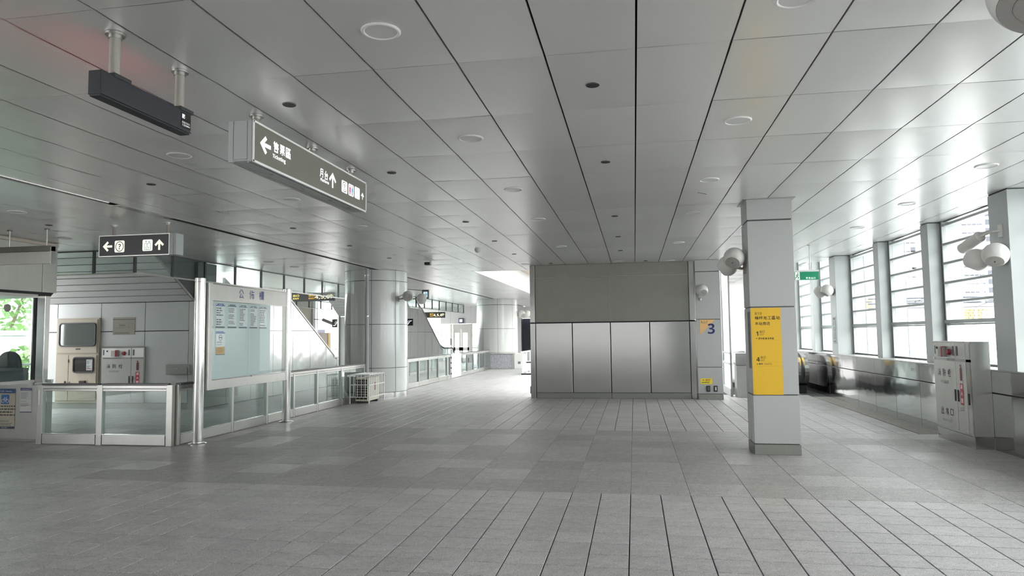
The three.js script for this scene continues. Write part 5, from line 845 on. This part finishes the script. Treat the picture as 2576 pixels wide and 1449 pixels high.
// ---- lift block at the far end
{
  const z = 42, o = thing('lift_block', 'stainless lift front with double doors and a small lit sign at the far end', 'lift', [-10.6, 0, z]);
  for (const [a, b] of [[-12.0, -11.35], [-11.34, -10.03], [-10.02, -9.3]]) part('upper_panel', B(a, b, 2.42, HC, z, z + 0.1, 0.006), M.cladding, o);
  part('lintel', B(-11.2, -10.1, 2.1, 2.41, z + 0.02, z + 0.15), M.satin, o); for (const x of [-11.3, -10.08]) part('jamb', B(x - 0.07, x + 0.07, 0, 2.41, z - 0.02, z + 0.2, 0.006), M.satin, o);
  for (const [a, b] of [[-11.2, -10.7], [-10.69, -10.16]]) { const d = part('door_leaf', [B(a, b, 1.85, 2.1, z + 0.1, z + 0.14), B(a, a + 0.12, 0, 1.85, z + 0.1, z + 0.14), B(b - 0.12, b, 0, 1.85, z + 0.1, z + 0.14), B(a, b, 0.75, 0.95, z + 0.1, z + 0.14), B(a, b, 0, 0.3, z + 0.1, z + 0.14)], M.satin, o); part('door_pane', B(a + 0.12, b - 0.12, 0.3, 1.85, z + 0.11, z + 0.12), M.greenGlass, d); }
  for (const [a, b] of [[-11.95, -11.4], [-10.0, -9.3]]) { part('side_pane', B(a, b, 0.2, 2.4, z + 0.06, z + 0.07), M.greenGlass, o); part('side_frame', [B(a, b, 0.9, 0.96, z + 0.04, z + 0.1), B(a, b, 1.7, 1.74, z + 0.04, z + 0.1), B(a, a + 0.05, 0, 2.42, z + 0.03, z + 0.12), B((a + b) / 2, (a + b) / 2 + 0.04, 0, 2.42, z + 0.03, z + 0.12)], M.satin, o); }
  const tex = canvasTex(96, 96, '#2a2f4a', (c) => { c.fillStyle = '#e6eef8'; c.fillRect(18, 20, 62, 60); c.strokeStyle = '#9aa7c0'; c.lineWidth = 3; c.strokeRect(30, 44, 36, 30); c.beginPath(); c.moveTo(40, 40); c.lineTo(40, 26); c.moveTo(56, 26); c.lineTo(56, 40); c.stroke(); });
  const s = thing('lift_sign', 'small square blue lift sign above the far lift doors', 'sign', [-10.65, 2.5, z]); part('case', B(-10.8, -10.5, 2.46, 2.77, z - 0.1, z - 0.001, 0.006), M.darkSteel, s); part('face', plate('z', -10.65, 2.615, z - 0.102, 0.29, 0.29, 0.006), litPrint(tex, 0.2), s); part('button_plate', B(-11.36, -11.28, 1.1, 1.5, z - 0.03, z - 0.02), M.darkSteel, o);
  const wf = thing('wall_far', 'far end wall of the hall with pale panels and a dark doorway', 'wall', [-7, 0, 44], S);
  for (const [a, b, c, d] of [[-9.3, -7.2, 0, HC], [-7.2, -6.4, 2.75, HC], [-6.4, 1.2, 0, 4.25], [-15.6, -12.05, 0, 1.0], [-15.6, -12.05, 3.0, HC]]) part('wall_panel', B(a, b, c, d, 44, 44.2), M.cladding, wf);
  part('doorway', [B(-7.2, -6.4, 0, 2.75, 44.6, 44.7), B(-7.2, -7.16, 0, 2.75, 44.2, 44.6), B(-6.44, -6.4, 0, 2.75, 44.2, 44.6)], std({ color: lin(0.03, 0.035, 0.05), roughness: 0.6 }), wf);
  const p = thing('timber_scaffold', 'orange and brown timber scaffold glimpsed past the far escalator handrail', 'scaffold', [-14.9, 0, 46]);
  for (const x of [-14.9, -14.5, -14.15, -13.8]) part('standard', B(x - 0.05, x + 0.05, -6, 2.1, 46.05, 46.15), M.bark, p); part('plank', B(-15, -13.7, 2.05, 2.2, 45.9, 46.2), M.orange, p); part('plank', B(-14.9, -13.7, 0.85, 1.15, 45.9, 46.2), M.orange, p); part('plank', B(-14.9, -14.2, 1.15, 1.4, 46.1, 46.2), M.tan, p);
}

// ================================================================ HIGH BAY BEHIND THE PARTITION AND THE EXIT STAIR
{
  const o = thing('roof_high', 'higher pale roof with a white panelled upstand behind the steel partition', 'roof', [-2, 4.25, 28], S);
  part('soffit', B(-4.5, -3.9, 4.28, 4.4, 19.04, 46), M.tan, o); for (let k = 0; k < 12; k++) part('beam', B(-3.9, 1.3, 4.3, 4.42, 19.1 + k * 2.4, 19.2 + k * 2.4), M.white, o); for (let k = 0; k < 11; k++) part('skylight_pane', B(-3.9, 1.3, 4.42, 4.43, 19.2 + k * 2.4, 21.5 + k * 2.4), M.opal, o); for (let k = 0; k < 11; k++) part('skylight_pane', B(1.3, 5.6, 4.42, 4.43, 19.2 + k * 2.4, 21.5 + k * 2.4), M.milky, o); for (let k = 0; k < 12; k++) part('beam', B(1.3, 5.6, 4.3, 4.42, 19.1 + k * 2.4, 19.2 + k * 2.4), M.white, o);  // milky panes on the right are added to dim the daylight in this bay
  for (let k = 0; k < 22; k++) { const a = 19.05 + k * 1.2; part('upstand_panel', B(-4.52, -4.5, 3.61, 4.28, a + 0.004, a + 1.196), M.white, o); }
  part('upstand_trim', B(-4.525, -4.495, HC - 0.003, 3.6, 19.05, 46), M.white, o);
  part('front_beam', B(-4.5, 5.6, 3.62, 4.4, 18.98, 19.04), M.white, o);
}
{
  const g = thing('glass_wall', 'floor-to-ceiling glass wall beside the escalator down to exit 3', 'glass wall', [2.45, 0, 20]);
  for (let k = 0; k < 3; k++) { const a = 18.75 + k * 1.5; part('glass_pane', B(2.44, 2.455, 0.2, 3.48, a + 0.02, a + 1.48), M.greenGlass, g); part('mullion', B(2.43, 2.47, 0.1, 3.49, a - 0.02, a + 0.02), M.satin, g); }
  part('rail', [B(2.42, 2.48, 0.82, 0.87, 18.75, 23.25), B(2.42, 2.48, 1.1, 1.14, 18.75, 23.25), B(2.42, 2.48, 0, 0.2, 18.75, 23.25)], M.paint, g);
  const b = thing('escalator_cabinet', 'low stainless control box at the exit escalator, left of the square column', 'cabinet', [2.7, 0, 18.65]);
  part('body', B(2.55, 2.84, 0, 0.81, 18.5, 18.9, 0.006), M.satin, b); part('head', B(2.53, 2.84, 0.825, 1.13, 18.49, 18.92, 0.008), M.steel, b);
  const e = thing('escalator', 'escalator down to exit 3 with a rounded steel newel and a yellow sticker', 'escalator', [4.4, 0, 20.5]);
  for (const [x0, x1] of [[4.3, 4.62], [2.9, 3.2]]) {
    const s = []; const P = []; for (let k = 0; k <= 14; k++) { const a = Math.PI / 2 + Math.PI * k / 14; P.push([20.25 + 0.42 * Math.cos(a), 0.58 + 0.42 * Math.sin(a)]); }
    part('newel', prismX([...P, [22.5, 0.16], [22.5, 1.0]], x0, x1), M.steel, e); part('handrail', tube([[(x0 + x1) / 2, 0.2, 20.1], [(x0 + x1) / 2, 0.58, 19.8], [(x0 + x1) / 2, 1.0, 20.2], [(x0 + x1) / 2, 1.03, 22.4]], 0.045, 30, 8), M.rubber, e);
    part('skirt_base', B(x0 + 0.05, x1 - 0.05, 0, 0.2, 20, 22.5), M.dark, e);
    part('sticker', [...Array(3)].map((_, k) => { const a = Math.PI * (0.66 + k * 0.07), a2 = a + Math.PI * 0.07, r = 0.425; return bar([(x0 + x1) / 2 + 0.0, 0.58 + r * Math.sin(a), 20.25 + r * Math.cos(a)], [(x0 + x1) / 2 + 0.0, 0.58 + r * Math.sin(a2), 20.25 + r * Math.cos(a2)], 0.13, 0.006); }), M.yellow, e, 'yellow sticker');
  }
  part('landing_plate', B(3.2, 4.3, -0.004, 0.004, 19.25, 21), M.satin, e); for (let k = 0; k < 8; k++) part('step', B(3.22, 4.28, -0.2 - k * 0.2, -0.05 - k * 0.2, 21 + k * 0.35, 21.4 + k * 0.35), M.dull, e);
  const n = thing('column_notice', 'narrow grey notice strip on the broad window column beside the ball spotlights', 'notice', [4.845, 1.6, 18.15]);
  part('sheet', plate('-x', 4.848, 1.68, 18.15, 0.24, 0.66, 0.004), print(canvasTex(96, 256, '#8f9494', (c) => { c.fillStyle = '#50545c'; c.fillRect(14, 8, 68, 18); fineLines(c, 20, 40, 60, 170, 9, 1); c.fillRect(16, 226, 66, 14); })), n);
  const l = thing('wall_label', 'small white label on the upper steel panel of the right-hand wall', 'label', [4.848, 0.95, 13.6]);
  part('sheet', plate('-x', 4.8485, 0.965, 13.35, 0.2, 0.06, 0.003), print(canvasTex(128, 40, '#d8dad8', (c) => { c.fillStyle = '#555'; fineLines(c, 8, 6, 110, 28, 2, 1); })), l);
}
{ const w = thing('added_wall_right_far', 'added pale wall right of the high bay, unseen, shutting out side daylight', 'wall', [5.4, 0, 35], S); part('wall_panel', B(5.3, 5.5, 0, 4.4, 24.2, 46), M.cladding, w); }  // hidden wall added to close off the bright sky from the side
// ---- the opening on the left: tan wall, cameras, map board
{
  const w = thing('wall_left_panel', 'tan panel of the left facade seen past the escalator wall', 'wall', [-15.4, 0, 29], S); part('panel', B(-15.5, -15.35, 0, HC, 26.5, 31.2), M.tan, w); part('post', B(-15.5, -15.3, 0, HC, 31.2, 31.5), M.paint, w);
  const c = thing('wall_camera', 'white round security camera on the tan panel', 'camera', [-15.34, 2.35, 29]); const g = new THREE.SphereGeometry(0.13, 16, 12); g.translate(-15.22, 2.32, -29); part('dome', boxUV(flat(g)), M.lampWhite, c); part('lens', rod([-15.1, 2.27, 28.93], [-15.085, 2.265, 28.92], 0.05), M.black, c); part('bracket', B(-15.36, -15.25, 2.4, 2.6, 28.9, 29.1), M.lampWhite, c);
  const d = thing('arm_speaker', 'grey cylinder speaker on a thin arm against the bright opening', 'speaker', [-15.2, 2.4, 31.4]); part('arm', rod([-15.3, 2.55, 31.35], [-14.85, 2.52, 31.5], 0.02), M.darkSteel, d); part('barrel', rod([-14.95, 2.54, 31.5], [-14.5, 2.33, 31.7], 0.08), M.galv, d);
  const m = thing('map_board', 'board with ochre side bands in the bright opening behind the escalator', 'board', [-15.2, 0.7, 32.4]); part('panel', B(-15.4, -15.35, 0.7, 1.9, 31.6, 33.3), M.tan, m); part('band', B(-15.35, -15.33, 0.7, 1.9, 31.6, 31.95), M.yellow, m); part('band', B(-15.35, -15.33, 0.7, 1.9, 33.0, 33.3), M.yellow, m); part('leg', [B(-15.4, -15.35, 0, 0.7, 31.7, 31.76), B(-15.4, -15.35, 0, 0.7, 33.1, 33.16)], M.satin, m);
}

// ================================================================ OUTSIDE
{
  const gr = thing('street_ground', 'pale concrete ground outside, below the station', 'ground', [0, -6, 20], S); part('paving', B(-160, 160, -6.4, -6, -60, 220), M.concrete, gr);
  // white apartment blocks far beyond the right-hand windows, one window part per floor
  function block(label, x0, x1, y1, z, rows, extras) {
    const o = thing('apartment_block', label, 'building', [(x0 + x1) / 2, -6, z]);
    part('wall', B(x0, x1, -6, y1, z, z + 18), M.outWhite, o); part('parapet', B(x0 - 0.3, x1 + 0.3, y1, y1 + 1.2, z - 0.3, z + 18), M.outWhite, o);
    rows.forEach((y, i) => { for (const [a, b, h, every] of extras) if (!every || i % 2 === every - 1) { const w = part('window', B(a, b, y, y + h, z - 0.15, z + 0.1), M.outWindowDimmed, o); for (let u = a + 1.4; u < b - 0.4; u += 1.4) part('mullion', B(u - 0.06, u + 0.06, y, y + h, z - 0.25, z - 0.1), M.outWhite, w); } });
    return o;
  }
  const floors = (y0, d, n) => Array.from({ length: n }, (_, k) => y0 + k * d);
  const b1 = block('white apartment block with level window strips seen beside the nearest window column', 100.8, 114, 48, 240, floors(10.6, 2.7, 14), [[103.5, 109.4, 0.5], [110.3, 111.4, 1.7]]); part('drain_pipe', B(102.4, 102.7, 12, 46, 239.7, 239.9), M.outWindowDimmed, b1);
  block('white apartment block with stepped windows seen between the two slim window columns', 74, 92.5, 46, 240, floors(18.6, 2.75, 10), [[85.2, 89.6, 0.5], [88.1, 89.6, 1.65, 2], [80, 81, 1.4]]);
  block('pale narrow apartment block with few windows farthest along the right-hand windows', 58, 71.5, 40, 240, floors(17, 3.0, 7), [[67.6, 68.6, 1.6], [62, 63, 1.6]]);
  const s = thing('pipe_truss', 'low industrial pipe bridge on posts below the apartment blocks', 'pipe bridge', [18.5, -6, 45]);
  part('pipe', [rod([14, 3.6, 45], [26, 3.6, 45], 0.05), rod([14, 3.3, 45], [26, 3.3, 45], 0.06), rod([14, 3.45, 45.6], [26, 3.45, 45.6], 0.04), rod([14, 3.02, 45], [26, 3.02, 45], 0.03)], M.outWindowDimmed, s); for (let k = 0; k < 9; k++) part('post', rod([14.4 + k * 1.4, -6, 45.2], [14.4 + k * 1.4, 3.62, 45.2], 0.06), M.outWhite, s); for (let k = 0; k < 8; k++) part('brace', rod([14.4 + k * 1.4, 3.0, 45.1], [15.8 + k * 1.4, 3.6, 45.1], 0.025), M.outWindowDimmed, s);
  const y = thing('brick_wall', 'yellow block wall beyond the nearest window bay', 'wall', [20.4, -6, 46.5], S); for (let r = 0; r < 4; r++) for (let k = 0; k < 5; k++) part('block', B(19.9 + k * 0.24 + (r % 2) * 0.08, 20.12 + k * 0.24 + (r % 2) * 0.08, 2.3 + r * 0.16, 2.45 + r * 0.16, 46.4, 46.6), M.sand, y); part('base', B(19.7, 21.4, -6, 2.3, 46.4, 46.6), M.outWhite, y);
  const c = thing('plywood_hut', 'ochre plywood hut outside the far window', 'hut', [15.7, -6, 50]); part('wall', B(15.2, 16.6, -6, 3.1, 50, 51.5), M.outWhite, c); part('panel', B(15.3, 16.5, 3.12, 3.82, 49.95, 50.2), M.sand, c); part('opening', B(15.78, 15.92, 3.45, 3.62, 49.93, 49.96), M.outWhite, c);
  // ribbed fins standing outside beside each window column
  COLS.filter(([z]) => z > 9 && z < 24).forEach(([z, big], i) => { const o = thing('ribbed_fin', `white ribbed vertical fin outside, ${ORD[i]} along the right-hand windows`, 'fin', [5.62, -2, z + 0.62]); for (let k = 0; k < 4; k++) part('rib', B(5.505 + k * 0.031, 5.53 + k * 0.031, -2, 4.4, z + 0.58, z + 0.66), M.finWhiteDimmed, o); part('blue_panel', B(5.632, 5.79, -2, 4.4, z + 0.6, z + 0.66), M.outBlueDimmed, o); });
  { const v = thing('added_roof_rear', 'added milky glass roof behind the viewer, unseen, letting daylight into the hall', 'roof', [0, 4.25, -19], S); for (let k = 0; k < 9; k++) part('skylight_pane', B(-4.5, 5.6, 4.42, 4.43, -29.8 + k * 2.4, -27.5 + k * 2.4), M.milky, v); for (let k = 0; k < 10; k++) part('beam', B(-4.5, 5.6, 4.3, 4.42, -29.9 + k * 2.4, -29.8 + k * 2.4), M.white, v); part('upstand', [B(-4.52, -4.5, 3.5, 4.42, BACK, -8), B(-4.5, 5.6, 3.62, 4.42, -8.1, -8)], M.white, v); }  // unseen skylit roof added to throw light on faces turned to the viewer
  const rb = thing('street_buildings', 'added dark grey building behind the hall, out of view, dimming the rear opening', 'building', [-5, -6, -55]); part('wall', B(-60, 50, -6, 14, -70, -55), std({ color: lin(0.10, 0.10, 0.10), roughness: 0.9 }), rb); part('parapet', B(-60.3, 50.3, 14, 14.6, -70, -54.7), M.concrete, rb);  // invented building, kept dark to dim what the steel panels reflect
  // greenery beyond the left facade
  const fence = thing('garden_wall', 'white slatted garden wall beyond the ticket booth window', 'wall', [-20, -6, 18], S); for (let k = 0; k < 40; k++) part('board', B(-20.1, -20, -6, 1.85, 8 + k * 0.6, 8.55 + k * 0.6), M.outWhite, fence); part('cap', B(-20.15, -19.95, 1.85, 2.0, 8, 32), M.outWhite, fence);
  const leafG = (() => { const g = new THREE.BufferGeometry(); g.setAttribute('position', new THREE.Float32BufferAttribute([0, 0, 0, 0.05, 0.02, 0.08, 0, 0.05, 0.18, 0, 0, 0, 0, 0.05, 0.18, -0.05, 0.02, 0.08], 3)); g.computeVertexNormals(); return g; })();
  function tree(label, x, z, y0, y1, r, n, name = 'leafy_tree') {
    const t = thing(name, label, 'tree', [x, -6, z]); part('trunk', [rod([x, -6, z], [x, y0 + 0.5, z], 0.14, 10, 0.08), rod([x, y0 - 0.2, z], [x + r * 0.5, y0 + (y1 - y0) * 0.6, z + 0.2], 0.05, 8), rod([x, y0 - 0.2, z], [x - r * 0.5, y0 + (y1 - y0) * 0.6, z - 0.2], 0.05, 8)], M.bark, t);
    const im = new THREE.InstancedMesh(leafG, M.leaf, n), q = new THREE.Object3D(), R = mulberry(Math.round(x * 7 + z * 13 + 900)), cy = (y0 + y1) / 2, hy = (y1 - y0) / 2;
    for (let k = 0; k < n; k++) { let a, b, c; do { a = R() * 2 - 1; b = R() * 2 - 1; c = R() * 2 - 1; } while (a * a + b * b + c * c > 1 || a * a + b * b + c * c < 0.12); q.position.set(a * r, cy + b * hy + 6, c * r); q.rotation.set(R() * 6, R() * 6, R() * 6); q.scale.setScalar(0.8 + R() * 1.3); q.updateMatrix(); im.setMatrixAt(k, q.matrix); }
    im.name = 'foliage'; im.userData.kind = 'stuff'; t.add(im);
  }
  tree('leafy tree overhanging the white garden wall, seen through the booth window', -21.2, 16.5, 1.9, 5.6, 1.7, 1500);
  tree('second leafy tree behind the garden wall, left of the alcove', -21.5, 20.5, 1.6, 6, 2, 1500);
  tree('low bush in front of the garden wall, seen through the booth window', -18.6, 15.2, -1.2, 1.45, 1.5, 1500, 'garden_bush');
  tree('second low bush in front of the garden wall, left of the alcove', -18.4, 19.0, -1.2, 1.6, 1.5, 1200, 'garden_bush');
  const fb = thing('street_buildings', 'pale low building outside the far left opening', 'building', [-32, -6, 60]); part('wall', B(-40, -24, -6, 4, 60, 70), M.outWhite, fb); for (let k = 0; k < 5; k++) part('window', B(-38 + k * 2.8, -36.6 + k * 2.8, 0.5, 2.4, 59.95, 60.02), M.outWindowDimmed, fb); part('roof', B(-40.3, -23.7, 4, 4.3, 59.7, 70.3), M.tan, fb);
}
for (const o of scene.children) o.traverse((m) => { if (m.isMesh) { m.castShadow = true; m.receiveShadow = true; } });
renderer.render(scene, camera);
